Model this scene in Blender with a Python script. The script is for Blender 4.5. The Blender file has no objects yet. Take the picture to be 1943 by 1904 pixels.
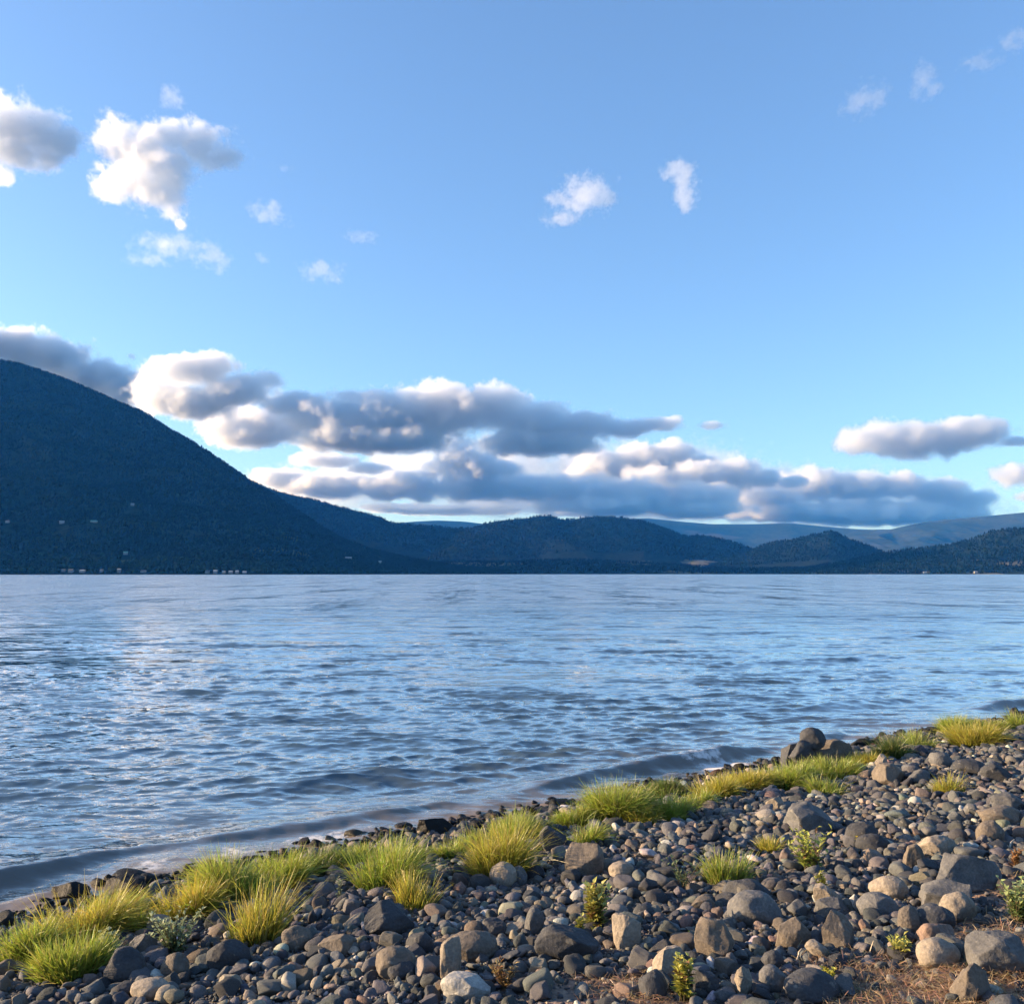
import bpy, bmesh, math, random
import numpy as np

# ------------------------------------------------------------------ camera, sky, sun, exposure
scene = bpy.context.scene
C = scene.collection
EYE = 2.6                                   # metres above the lake
PITCH = math.atan(0.0796)
FOCAL = 1707.7                              # focal length for a picture 1943 units wide
cam_data = bpy.data.cameras.new("camera")
cam_data.sensor_width = 36.0
cam_data.lens = 36.0 * FOCAL / 1943.0
cam_data.clip_start = 0.05
cam_data.clip_end = 90000.0
cam = bpy.data.objects.new("camera", cam_data)
cam.location = (0, 0, EYE)
cam.rotation_euler = (math.pi / 2 + PITCH, 0, 0)
C.objects.link(cam)
scene.camera = cam

SUN_AZ = math.radians(-86.0)                # measured from the view direction (+Y), negative = to the left
SUN_EL = math.radians(12.0)
sun_dir = np.array([math.sin(SUN_AZ) * math.cos(SUN_EL), math.cos(SUN_AZ) * math.cos(SUN_EL), math.sin(SUN_EL)])

world = bpy.data.worlds.new("World")
scene.world = world
world.use_nodes = True
wn = world.node_tree.nodes
wl = world.node_tree.links
wn.clear()
w_out = wn.new("ShaderNodeOutputWorld")
w_bg = wn.new("ShaderNodeBackground")
w_sky = wn.new("ShaderNodeTexSky")
w_sky.sky_type = 'NISHITA'
w_sky.sun_disc = False
w_sky.sun_elevation = SUN_EL
w_sky.sun_rotation = SUN_AZ
w_sky.altitude = 500.0
w_sky.air_density = 1.0
w_sky.dust_density = 1.6
w_sky.ozone_density = 5.0
w_hsv = wn.new("ShaderNodeHueSaturation")
w_hsv.inputs["Saturation"].default_value = 0.99
w_hsv.inputs["Hue"].default_value = 0.503
w_gam = wn.new("ShaderNodeGamma")
w_gam.inputs["Gamma"].default_value = 0.82
wl.new(w_sky.outputs[0], w_gam.inputs["Color"])
wl.new(w_gam.outputs[0], w_hsv.inputs["Color"])
wl.new(w_hsv.outputs[0], w_bg.inputs["Color"])
w_bg.inputs["Strength"].default_value = 0.128
wl.new(w_bg.outputs[0], w_out.inputs["Surface"])

sun_data = bpy.data.lights.new("sun", 'SUN')
sun_data.energy = 4.4
sun_data.angle = math.radians(0.5)
sun_data.color = (1.0, 0.75, 0.50)
sun = bpy.data.objects.new("sun", sun_data)
sun.rotation_euler = (math.pi / 2 - SUN_EL, 0, -SUN_AZ + math.pi)
C.objects.link(sun)
from mathutils import Vector
sun.rotation_euler = Vector(-sun_dir).to_track_quat('-Z', 'Y').to_euler()

scene.view_settings.view_transform = 'Standard'
scene.view_settings.look = 'None'
scene.view_settings.exposure = 1.75
scene.view_settings.gamma = 1.0
scene.render.engine = 'CYCLES'
cy = scene.cycles
cy.max_bounces = 8
cy.diffuse_bounces = 3
cy.glossy_bounces = 3
cy.transmission_bounces = 3
cy.volume_bounces = 5
cy.transparent_max_bounces = 16
cy.use_denoising = True
cy.use_adaptive_sampling = True
cy.adaptive_threshold = 0.015
cy.caustics_reflective = False
cy.caustics_refractive = False

# ------------------------------------------------------------------ helpers
rng = np.random.default_rng(11)
random.seed(11)
R = math.radians

def pix_dir(px, py):
    """Direction (per unit of forward distance Y) through a point of the 1943 x 1904 picture."""
    u = (np.asarray(px, float) - 971.5) / FOCAL
    v = (952.0 - np.asarray(py, float)) / FOCAL
    c, s = math.cos(PITCH), math.sin(PITCH)
    dy = c - v * s
    dz = s + v * c
    return u / dy, dz / dy                  # dX/dY, dZ/dY

def at_pix(px, py, dist):
    sx, sz = pix_dir(px, py)
    return np.array([sx * dist, dist, EYE + sz * dist])

def tag(o, label=None, cat=None, group=None, kind=None):
    if label: o["label"] = label
    if cat: o["category"] = cat
    if group: o["group"] = group
    if kind: o["kind"] = kind
    return o

def link(o, parent=None):
    C.objects.link(o)
    if parent is not None:
        o.parent = parent
    return o

def mesh_from(name, verts, faces, mat=None, smooth=True, cols=None, colname="tint", attrs=None):
    """numpy vertices and an (n,3) or (n,4) face array -> mesh datablock."""
    verts = np.asarray(verts, dtype=np.float32)
    faces = np.asarray(faces, dtype=np.int32)
    me = bpy.data.meshes.new(name)
    nf, k = faces.shape
    me.vertices.add(len(verts))
    me.vertices.foreach_set("co", verts.ravel())
    me.loops.add(nf * k)
    me.loops.foreach_set("vertex_index", faces.ravel())
    me.polygons.add(nf)
    me.polygons.foreach_set("loop_start", np.arange(0, nf * k, k, dtype=np.int32))
    me.polygons.foreach_set("use_smooth", np.full(nf, smooth, dtype=bool))
    me.update(calc_edges=True)
    if cols is not None:
        a = me.color_attributes.new(colname, 'FLOAT_COLOR', 'POINT')
        cc = np.ones((len(verts), 4), dtype=np.float32)
        cc[:, :3] = cols
        a.data.foreach_set("color", cc.ravel())
    for nm, val in (attrs or {}).items():
        a = me.attributes.new(nm, 'FLOAT', 'POINT')
        a.data.foreach_set("value", np.asarray(val, dtype=np.float32))
    if mat is not None:
        me.materials.append(mat)
    return me

def obj(name, me, parent=None, loc=None):
    o = bpy.data.objects.new(name, me)
    if loc is not None:
        o.location = loc
    return link(o, parent)

def empty(name, loc):
    o = bpy.data.objects.new(name, None)
    o.location = loc
    o.empty_display_size = 0.1
    return link(o)

def grid_faces(nr, nc):
    i = np.arange((nr - 1) * (nc - 1))
    r, c = i // (nc - 1), i % (nc - 1)
    a = r * nc + c
    return np.stack([a, a + 1, a + nc + 1, a + nc], 1)

_P = np.random.default_rng(5).permutation(256).astype(np.int64)
_P = np.concatenate([_P, _P])
_G = np.random.default_rng(6).normal(size=(256, 3))
_G /= np.linalg.norm(_G, axis=1)[:, None]

def perlin(x, y, z=0.0):
    x, y, z = np.broadcast_arrays(np.asarray(x, float), np.asarray(y, float), np.asarray(z, float))
    xi, yi, zi = np.floor(x).astype(np.int64), np.floor(y).astype(np.int64), np.floor(z).astype(np.int64)
    xf, yf, zf = x - xi, y - yi, z - zi
    f = lambda t: t * t * t * (t * (t * 6 - 15) + 10)
    u, v, w = f(xf), f(yf), f(zf)
    def g(dx, dy, dz):
        h = _P[(_P[(_P[(xi + dx) & 255] + yi + dy) & 255] + zi + dz) & 255]
        gr = _G[h]
        return gr[..., 0] * (xf - dx) + gr[..., 1] * (yf - dy) + gr[..., 2] * (zf - dz)
    l = lambda a, b, t: a + (b - a) * t
    return l(l(l(g(0, 0, 0), g(1, 0, 0), u), l(g(0, 1, 0), g(1, 1, 0), u), v),
             l(l(g(0, 0, 1), g(1, 0, 1), u), l(g(0, 1, 1), g(1, 1, 1), u), v), w) * 1.5

def fbm(x, y, z=0.0, octaves=4, gain=0.5):
    s, a, f = 0.0, 1.0, 1.0
    for k in range(octaves):
        s = s + a * perlin(x * f + 17.3 * k, y * f - 9.1 * k, np.asarray(z) * f + 3.7 * k)
        a *= gain
        f *= 2.03
    return s

def sstep(a, b, x):
    t = np.clip((np.asarray(x, float) - a) / (b - a), 0, 1)
    return t * t * (3 - 2 * t)

def material(name):
    m = bpy.data.materials.new(name)
    m.use_nodes = True
    nt = m.node_tree
    nt.nodes.clear()
    out = nt.nodes.new("ShaderNodeOutputMaterial")
    return m, nt, out

def node(nt, typ, ins=None, **props):
    n = nt.nodes.new(typ)
    for k, v in props.items():
        setattr(n, k, v)
    for k, v in (ins or {}).items():
        if hasattr(v, "is_output"):
            nt.links.new(v, n.inputs[k])
        else:
            n.inputs[k].default_value = v
    return n

def ramp(nt, fac, stops, interp='LINEAR'):
    n = nt.nodes.new("ShaderNodeValToRGB")
    n.color_ramp.interpolation = interp
    els = n.color_ramp.elements
    while len(els) < len(stops):
        els.new(0.5)
    for e, (p, c) in zip(els, stops):
        e.position = p
        e.color = (*c, 1) if len(c) == 3 else c
    nt.links.new(fac, n.inputs["Fac"])
    return n.outputs["Color"]
# ------------------------------------------------------------------ clouds (real volumes, far outside the haze)
def spectral(shape, vox, seed, slope=1.9, lmin=None, lmax=None):
    r = np.random.default_rng(seed)
    w = r.normal(size=shape)
    k = [np.fft.fftfreq(n, d=v) for n, v in zip(shape, vox)]
    kk = np.sqrt(k[0][:, None, None] ** 2 + k[1][None, :, None] ** 2 + k[2][None, None, :] ** 2)
    kk[0, 0, 0] = 1
    amp = kk ** (-slope)
    if lmax: amp = amp * (kk > 1.0 / lmax)
    if lmin: amp = amp * np.exp(-(kk * lmin) ** 2)
    amp[0, 0, 0] = 0
    f = np.fft.ifftn(np.fft.fftn(w) * amp).real
    return f / f.std()

def cloud_material(name, density, aniso=0.55, color=(0.992, 0.972, 0.935)):
    m, nt, out = material(name)
    a = node(nt, "ShaderNodeAttribute", attribute_name="density")
    mul = node(nt, "ShaderNodeMath", {0: a.outputs["Fac"], 1: density}, operation='MULTIPLY')
    v = node(nt, "ShaderNodeVolumeScatter", {"Color": (*color, 1), "Density": mul.outputs[0], "Anisotropy": aniso})
    nt.links.new(v.outputs[0], out.inputs["Volume"])
    return m

def cloud_nodes():
    ng = bpy.data.node_groups.new("cloud_volume", 'GeometryNodeTree')
    ng.interface.new_socket("Geometry", in_out='INPUT', socket_type='NodeSocketGeometry')
    for nm, t in (("Min", 'NodeSocketVector'), ("Max", 'NodeSocketVector'), ("NX", 'NodeSocketInt'), ("NY", 'NodeSocketInt'),
                  ("NZ", 'NodeSocketInt'), ("Material", 'NodeSocketMaterial')):
        ng.interface.new_socket(nm, in_out='INPUT', socket_type=t)
    ng.interface.new_socket("Geometry", in_out='OUTPUT', socket_type='NodeSocketGeometry')
    N, L = ng.nodes, ng.links
    gi, go = N.new("NodeGroupInput"), N.new("NodeGroupOutput")
    vc = N.new("GeometryNodeVolumeCube")
    for a, b in (("Min", "Min"), ("Max", "Max"), ("NX", "Resolution X"), ("NY", "Resolution Y"), ("NZ", "Resolution Z")):
        L.new(gi.outputs[a], vc.inputs[b])
    pos = N.new("GeometryNodeInputPosition")
    sub = N.new("ShaderNodeVectorMath"); sub.operation = 'SUBTRACT'
    L.new(pos.outputs[0], sub.inputs[0]); L.new(gi.outputs["Min"], sub.inputs[1])
    ext = N.new("ShaderNodeVectorMath"); ext.operation = 'SUBTRACT'
    L.new(gi.outputs["Max"], ext.inputs[0]); L.new(gi.outputs["Min"], ext.inputs[1])
    div = N.new("ShaderNodeVectorMath"); div.operation = 'DIVIDE'
    L.new(sub.outputs[0], div.inputs[0]); L.new(ext.outputs[0], div.inputs[1])
    sep = N.new("ShaderNodeSeparateXYZ"); L.new(div.outputs[0], sep.inputs[0])
    def m(op, a, b):
        n = N.new("ShaderNodeMath"); n.operation = op
        for i, v in enumerate((a, b)):
            if v is None: continue
            if hasattr(v, "is_output"): L.new(v, n.inputs[i])
            else: n.inputs[i].default_value = v
        return n.outputs[0]
    idx = []
    for ax, nm in (("X", "NX"), ("Y", "NY"), ("Z", "NZ")):
        n1 = m('SUBTRACT', gi.outputs[nm], 1.0)
        idx.append(m('ROUND', m('MULTIPLY', sep.outputs[ax], n1), None))
    lin = m('ADD', m('MULTIPLY', m('ADD', m('MULTIPLY', idx[0], gi.outputs["NY"]), idx[1]), gi.outputs["NZ"]), idx[2])
    si = N.new("GeometryNodeSampleIndex"); si.data_type = 'FLOAT'; si.domain = 'POINT'; si.clamp = True
    L.new(gi.outputs["Geometry"], si.inputs["Geometry"])
    na = N.new("GeometryNodeInputNamedAttribute"); na.data_type = 'FLOAT'; na.inputs["Name"].default_value = "d"
    L.new(na.outputs["Attribute"], si.inputs["Value"])
    L.new(lin, si.inputs["Index"])
    L.new(si.outputs["Value"], vc.inputs["Density"])
    sm = N.new("GeometryNodeSetMaterial")
    L.new(vc.outputs[0], sm.inputs["Geometry"]); L.new(gi.outputs["Material"], sm.inputs["Material"])
    L.new(sm.outputs[0], go.inputs["Geometry"])
    ids = {it.name: it.identifier for it in ng.interface.items_tree if it.in_out == 'INPUT'}
    return ng, ids

CLOUD_NG, CLOUD_IDS = cloud_nodes()

def make_cloud(dist, blobs, mat, label, seed, vox_px=2.0, amp=0.55, thick=1.3, sharp=2.5, lmax_px=90, flat=0.0):
    """blobs: (px, py, rx, ry[, depth shift in px]) in picture units, put at distance dist with real depth."""
    unit = dist / FOCAL
    P, Rr = [], []
    for b in blobs:
        dz = b[4] if len(b) > 4 else 0.0
        p = at_pix(b[0], b[1], dist + dz * unit)
        P.append(p)
        Rr.append((b[2] * 1.06 * unit, max(b[2] * 0.55, b[3]) * thick * unit, b[3] * 1.14 * unit))
    P, Rr = np.array(P), np.array(Rr)
    pad = 1.35
    lo, hi = (P - Rr * pad).min(0), (P + Rr * pad).max(0)
    vox = vox_px * unit
    n = np.maximum(8, np.ceil((hi - lo) / np.array([vox, vox * 1.5, vox])).astype(int))
    xs = [np.linspace(lo[i], hi[i], n[i], dtype=np.float32) for i in range(3)]
    X, Y, Z = np.meshgrid(*xs, indexing='ij')
    F = np.full(X.shape, -2.0, np.float32)
    for p, r in zip(P, Rr):
        q = 1.0 - np.sqrt(((X - p[0]) / r[0]) ** 2 + ((Y - p[1]) / r[1]) ** 2 + ((Z - p[2]) / r[2]) ** 2)
        k = 0.18                                            # smooth union
        h = np.clip(0.5 + 0.5 * (q - F) / k, 0, 1)
        F = F + (q - F) * h + k * h * (1 - h)
    steps = (hi - lo) / (n - 1)
    n1 = spectral(tuple(n), steps, seed, 2.1, lmin=vox * 0.9, lmax=lmax_px * unit)
    n2 = spectral(tuple(n), steps, seed + 1, 1.35, lmin=vox * 0.5, lmax=lmax_px * unit * 0.4)
    F = F + amp * (0.25 * n1 - 0.20 * np.abs(n2) + 0.23)
    d = sstep(0.0, 1.0 / sharp, F).astype(np.float32)
    for ax in range(3):                                     # nothing reaches the sides of the grid
        sl = [slice(None)] * 3
        for e in (0, -1):
            sl[ax] = e
            d[tuple(sl)] = 0
    ctr = (lo + hi) / 2
    me = bpy.data.meshes.new("cloud")
    N = d.size
    me.vertices.add(N)
    co = np.stack([X, Y, Z], -1).reshape(-1, 3) - ctr
    me.vertices.foreach_set("co", co.astype(np.float32).ravel())
    a = me.attributes.new("d", 'FLOAT', 'POINT')
    a.data.foreach_set("value", d.ravel())
    me.materials.append(mat)
    o = obj("clouds", me, loc=ctr)
    md = o.modifiers.new("volume", 'NODES')
    md.node_group = CLOUD_NG
    md[CLOUD_IDS["Min"]] = (lo - ctr).tolist()
    md[CLOUD_IDS["Max"]] = (hi - ctr).tolist()
    md[CLOUD_IDS["NX"]], md[CLOUD_IDS["NY"]], md[CLOUD_IDS["NZ"]] = int(n[0]), int(n[1]), int(n[2])
    md[CLOUD_IDS["Material"]] = mat
    tag(o, label, "cloud", "clouds in the evening sky", "stuff")
    return o

M_bank = cloud_material("cloud_bank", 0.0070)
M_puff = cloud_material("cloud_puff", 0.0115)
M_wisp = cloud_material("cloud_wisp", 0.0020)

make_cloud(24000, [(30, 655, 62, 34), (105, 682, 64, 36), (-70, 665, 90, 50), (175, 718, 70, 36), (225, 738, 60, 36), (250, 676, 9, 7)],
           M_bank, "grey cloud with a bright top rising over the big dark mountain", 21)
make_cloud(18600, [(330, 702, 58, 28), (390, 700, 66, 30), (300, 748, 56, 34), (370, 765, 80, 30), (450, 742, 78, 30), (510, 722, 36, 14), (560, 765, 60, 20)],
           M_bank, "cream and grey cloud just right of the mountain slope", 22)
make_cloud(20500, [(440, 812, 60, 34), (500, 800, 55, 32), (470, 832, 70, 18), (560, 812, 50, 24)],
           M_bank, "cream lit cloud end below the long dark cloud", 23)
make_cloud(18500, [(640, 795, 90, 40), (740, 790, 100, 42), (840, 778, 100, 44), (930, 775, 76, 40), (690, 755, 56, 13), (770, 750, 28, 14), (870, 738, 28, 14),
                   (720, 835, 130, 22), (625, 840, 70, 16), (1020, 802, 76, 36), (1100, 808, 76, 27), (1185, 812, 60, 17), (1250, 806, 48, 12), (1275, 797, 26, 9),
                   (1350, 807, 26, 8), (1000, 838, 86, 26), (1085, 842, 60, 24)],
           M_bank, "long dark grey cloud stretched across the middle of the bank", 24, vox_px=2.3)
make_cloud(22500, [(868, 868, 44, 36), (905, 886, 60, 28), (822, 890, 28, 14), (620, 872, 66, 12), (700, 888, 40, 11), (960, 886, 40, 16)],
           M_bank, "cream curled cloud under the long dark cloud", 25)
make_cloud(25500, [(1140, 884, 58, 36), (1205, 870, 56, 30), (1265, 866, 60, 30), (1300, 856, 24, 15), (1325, 885, 40, 20), (1100, 900, 40, 22)],
           M_bank, "pale heaped cloud rising behind the right part of the bank", 26)
make_cloud(24500, [(1250, 915, 66, 30), (1325, 902, 66, 28), (1402, 896, 48, 30), (1450, 908, 40, 18), (1500, 915, 36, 12)],
           M_bank, "small rounded cream cloud with a grey right side", 27)
make_cloud(23500, [(530, 905, 60, 18), (620, 922, 90, 22), (760, 922, 100, 24), (900, 922, 90, 26), (1000, 925, 80, 27), (1100, 932, 80, 30), (1200, 940, 90, 32),
                   (1320, 944, 80, 28), (1150, 960, 120, 18), (1310, 966, 100, 15)],
           M_bank, "low blue grey cloud layer above the central hills", 28, vox_px=2.3)
make_cloud(26500, [(1450, 942, 80, 26), (1542, 922, 60, 30), (1622, 922, 70, 26), (1702, 922, 70, 24), (1782, 932, 60, 23), (1830, 948, 56, 19), (1500, 972, 120, 16),
                   (1650, 974, 140, 20), (1780, 978, 90, 18)],
           M_bank, "low pink and grey cloud layer above the right hills", 29, vox_px=2.3)
make_cloud(17500, [(1622, 836, 42, 24), (1680, 832, 60, 32), (1742, 836, 70, 34), (1802, 828, 70, 32), (1862, 822, 66, 24), (1840, 802, 38, 14), (1930, 836, 44, 10)],
           M_bank, "lone oval cloud over the right hills", 30)
make_cloud(29000, [(640, 925, 130, 40), (800, 900, 130, 46), (960, 880, 130, 50), (1120, 895, 140, 52), (1290, 905, 140, 50), (1450, 930, 140, 42), (1610, 945, 140, 40),
                   (1760, 958, 120, 36), (1000, 950, 200, 26), (1300, 966, 220, 20), (1600, 980, 220, 16)], cloud_material("cloud_veil", 0.0016),
           "broad thin veil of cloud behind the whole low bank", 35, vox_px=3.2, amp=0.8, sharp=1.2)
make_cloud(19000, [(1925, 902, 40, 20), (1975, 905, 50, 25), (1950, 942, 22, 10)], M_bank, "small pinkish cloud at the right edge of the sky", 31)
make_cloud(30000, [(850, 968, 150, 6), (760, 962, 80, 7), (1090, 972, 60, 8), (1350, 976, 46, 7), (960, 950, 50, 9)], M_bank,
           "thin cream streaks low on the horizon", 32, amp=0.4)
make_cloud(7600, [(10, 235, 60, 42), (62, 252, 60, 42), (115, 266, 46, 32), (-50, 250, 70, 58), (48, 288, 76, 26), (0, 335, 26, 14)],
           M_puff, "grey white cloud at the upper left edge of the sky", 41, amp=0.85, sharp=1.7)
make_cloud(7200, [(222, 272, 38, 40), (272, 292, 52, 44), (315, 322, 44, 42), (250, 345, 58, 36), (305, 366, 46, 32), (202, 350, 22, 20), (375, 272, 66, 30, 30),
                  (412, 302, 44, 20, 30), (320, 254, 62, 17, 20), (332, 402, 22, 18), (342, 425, 13, 12)],
           M_puff, "large cream lit cloud with a grey right side high in the left sky", 42, amp=0.9, sharp=1.7)
make_cloud(7600, [(1110, 368, 42, 28), (1072, 384, 28, 17), (1142, 376, 28, 20), (1064, 412, 32, 11)], cloud_material("cloud_puff_thin", 0.0052),
           "small white puff high in the middle of the sky", 43, amp=1.15, sharp=1.5, lmax_px=60)
make_cloud(7700, [(1288, 320, 30, 14), (1298, 345, 19, 24), (1302, 380, 17, 19)], cloud_material("cloud_puff_thin", 0.0052),
           "small white curl of cloud beside the middle puff", 44, amp=1.15, sharp=1.5, lmax_px=60)
for k, (lab, bl) in enumerate([
        ("faint wisp below the large left cloud", [(322, 465, 42, 12), (276, 495, 26, 6)]),
        ("faint wisp right of the lower left wisps", [(405, 490, 22, 15), (395, 470, 18, 8)]),
        ("faint wisp right of the large left cloud", [(502, 392, 20, 9), (512, 412, 24, 9)]),
        ("small bright wisp low in the left sky", [(608, 514, 26, 12), (630, 524, 16, 8)]),
        ("faint wisp left of the middle of the sky", [(686, 448, 20, 7)]),
        ("faint speck of cloud above the large left cloud", [(325, 186, 14, 13)]),
        ("faint broken wisp high in the right sky", [(1630, 195, 20, 16), (1660, 182, 18, 14)]),
        ("small wisp high in the right sky", [(1752, 152, 14, 18), (1766, 168, 10, 12)]),
        ("small wisp at the top right corner", [(1925, 74, 17, 14)]),
        ("thin streak between the right wisps", [(1860, 118, 26, 7)]),
        ("tiny speck of cloud in the left sky", [(500, 493, 8, 7), (548, 322, 7, 5)])]):
    make_cloud(7900 + 60 * k, [(q[0], q[1], q[2] * 1.35, q[3] * 1.3) for q in bl], M_wisp, lab, 60 + k, vox_px=1.8, amp=1.3, sharp=1.1, lmax_px=46)
# ------------------------------------------------------------------ far land: lake bed, hills, haze
def forest_floor(name, c_dark, c_mid, c_field, field_amount, field_top, scale=1.0):
    m, nt, out = material(name)
    geo = node(nt, "ShaderNodeNewGeometry")
    n1 = node(nt, "ShaderNodeTexNoise", {"Vector": geo.outputs["Position"], "Scale": 0.004 / scale, "Detail": 8.0, "Roughness": 0.65})
    n2 = node(nt, "ShaderNodeTexNoise", {"Vector": geo.outputs["Position"], "Scale": 0.05 / scale, "Detail": 4.0, "Roughness": 0.7})
    col = ramp(nt, n1.outputs["Fac"], [(0.38, c_dark), (0.62, c_mid)])
    col2 = node(nt, "ShaderNodeMixRGB", {"Fac": 0.8, "Color1": col, "Color2": (0.5, 0.5, 0.5, 1)}, blend_type='OVERLAY')
    g2 = ramp(nt, n2.outputs["Fac"], [(0.3, (0.25, 0.25, 0.25)), (0.7, (0.75, 0.75, 0.75))])
    nt.links.new(g2, col2.inputs["Color2"])
    # open fields low on the slopes
    sep = node(nt, "ShaderNodeSeparateXYZ", {0: geo.outputs["Position"]})
    stretch = node(nt, "ShaderNodeMapping", {"Vector": geo.outputs["Position"], "Scale": (1.0, 1.0, 6.0)})
    n3 = node(nt, "ShaderNodeTexNoise", {"Vector": stretch.outputs[0], "Scale": 0.0022 / scale, "Detail": 5.0, "Roughness": 0.6})
    low = node(nt, "ShaderNodeMapRange", {"Value": sep.outputs["Z"], "From Min": field_top, "From Max": field_top * 0.35, "To Min": 0.0, "To Max": 0.16})
    s = node(nt, "ShaderNodeMath", {0: n3.outputs["Fac"], 1: low.outputs[0]}, operation='ADD')
    f = node(nt, "ShaderNodeMapRange", {"Value": s.outputs[0], "From Min": 0.72 - field_amount, "From Max": 0.76 - field_amount})
    col3 = node(nt, "ShaderNodeMixRGB", {"Fac": f.outputs[0], "Color1": col2.outputs[0], "Color2": (*c_field, 1)})
    bs = node(nt, "ShaderNodeBsdfDiffuse", {"Color": col3.outputs[0], "Roughness": 1.0})
    nt.links.new(bs.outputs[0], out.inputs["Surface"])
    return m

HILLS = {}

def make_hill(name, label, skyline, base_y, ridge_y, mat, ncol=420, nrow=120, rough=0.10, seed=0, power=1.15, back=0.7, key=None, feature=900.0):
    """A hill range: skyline is a list of picture points along its top; it stands from base_y back to ridge_y and falls again behind."""
    sk = np.array([pix_dir(*p) for p in skyline])
    s = np.linspace(sk[0, 0], sk[-1, 0], ncol)
    el = np.interp(s, sk[:, 0], sk[:, 1])
    # soften the corners of the polyline
    ker = np.hanning(9); ker /= ker.sum()
    el = np.convolve(np.pad(el, 4, mode='edge'), ker, mode='valid')
    base = base_y(s) if callable(base_y) else np.full(ncol, float(base_y))
    ridge = ridge_y(s) if callable(ridge_y) else np.full(ncol, float(ridge_y))
    ridge = np.maximum(ridge, base + 60)
    H = np.maximum(EYE + el * ridge, -3.0)
    t = np.concatenate([np.linspace(0, 1, nrow), 1 + back * np.linspace(0.03, 1, nrow // 2)])
    T, S = np.meshgrid(t, s, indexing='ij')
    B, D, HH = base[None, :], ridge[None, :], H[None, :]
    Y = B + T * (D - B)
    X = S * Y
    up = np.clip(T, 0, 1) ** power
    dn = np.where(T > 1, 1 - sstep(1.0, 1 + back, T), 1.0)
    Z = HH * up * dn
    spur = fbm(X / feature + seed, Y / feature * 0.8, seed * 0.37, 5, 0.5)
    spur = 0.5 - np.abs(spur)
    Z = Z + HH * rough * spur * np.clip(T, 0, 1) * np.clip(1.0 - T, 0, 1) * 3.2 * np.where(T > 1, 0, 1)
    Z = Z + np.where(T > 1, HH * 0.05 * spur * (T - 1), 0)
    Z[0] = -4.0
    Z[-1] = -4.0
    Z[:, 0] = np.minimum(Z[:, 0], HH[0, 0]); 
    me = mesh_from(name, np.stack([X, Y, Z], -1).reshape(-1, 3), grid_faces(*X.shape), mat)
    o = obj(name, me)
    tag(o, label, None, None, "structure")
    HILLS[key or name] = (s, t, X, Y, Z, nrow)
    return o

def hill_z(key, x, y):
    s, t, X, Y, Z, nrow = HILLS[key]
    ss = x / y
    j = np.clip(np.searchsorted(s, ss) - 1, 0, len(s) - 2)
    fj = np.clip((ss - s[j]) / (s[j + 1] - s[j]), 0, 1)
    y0, y1 = Y[0, j] * (1 - fj) + Y[0, j + 1] * fj, Y[nrow - 1, j] * (1 - fj) + Y[nrow - 1, j + 1] * fj
    tt = (y - y0) / (y1 - y0)
    i = np.clip(np.searchsorted(t, tt) - 1, 0, len(t) - 2)
    fi = np.clip((tt - t[i]) / (t[i + 1] - t[i]), 0, 1)
    a = Z[i, j] * (1 - fj) + Z[i, j + 1] * fj
    b = Z[i + 1, j] * (1 - fj) + Z[i + 1, j + 1] * fj
    return a * (1 - fi) + b * fi

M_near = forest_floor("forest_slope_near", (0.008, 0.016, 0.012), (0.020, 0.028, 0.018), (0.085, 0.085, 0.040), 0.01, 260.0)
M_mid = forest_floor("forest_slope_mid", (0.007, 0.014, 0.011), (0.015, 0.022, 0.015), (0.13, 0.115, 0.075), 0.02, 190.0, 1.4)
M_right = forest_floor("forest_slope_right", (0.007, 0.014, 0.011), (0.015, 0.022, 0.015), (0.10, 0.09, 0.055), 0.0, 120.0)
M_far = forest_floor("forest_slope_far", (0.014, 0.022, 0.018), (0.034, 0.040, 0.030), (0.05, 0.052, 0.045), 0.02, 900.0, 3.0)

HOUSE_SITES = [(138, "mountain", 0.010, 12), (124, "mountain", 0.012, 9), (160, "mountain", 0.010, 14), (229, "mountain", 0.010, 12), (196, "mountain", 0.012, 8),
               (275, "mountain", 0.011, 22), (396, "mountain", 0.010, 10), (411, "mountain", 0.010, 10), (427, "mountain", 0.010, 14), (440, "mountain", 0.010, 14),
               (452, "mountain", 0.010, 14), (466, "mountain", 0.010, 14), (117, "mountain", 0.17, 26), (14, "mountain", 0.16, 16), (178, "mountain", 0.20, 34),
               (250, "mountain", 0.30, 16), (240, "mountain", 0.085, 20), (662, "mountain", 0.38, 40), (722, "mountain", 0.45, 16), (1332, "shore", 0.7, 30),
               (1752, "wooded", 0.03, 22), (1848, "wooded", 0.03, 20)]
s_of = lambda px: float(pix_dir(px, 1000)[0])
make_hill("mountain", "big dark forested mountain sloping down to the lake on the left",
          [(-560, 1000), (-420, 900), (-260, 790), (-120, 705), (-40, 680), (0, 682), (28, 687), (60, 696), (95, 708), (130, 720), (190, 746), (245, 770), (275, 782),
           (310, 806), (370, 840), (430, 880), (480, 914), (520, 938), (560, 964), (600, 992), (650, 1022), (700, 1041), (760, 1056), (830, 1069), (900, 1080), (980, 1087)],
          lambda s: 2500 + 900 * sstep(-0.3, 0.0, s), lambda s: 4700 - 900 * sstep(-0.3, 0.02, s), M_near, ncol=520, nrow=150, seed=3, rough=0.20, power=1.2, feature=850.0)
make_hill("hill", "blue ridge running right from behind the big dark mountain",
          [(380, 880), (460, 905), (520, 930), (560, 940), (600, 949), (628, 957), (660, 965), (700, 975), (722, 981), (742, 991), (790, 996), (830, 998), (862, 1003), (885, 1001), (905, 1006), (960, 1020), (1040, 1040), (1120, 1062), (1200, 1088)],
          5600, 7000, M_mid, key="ridge", seed=7, rough=0.2, power=1.0)
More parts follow.
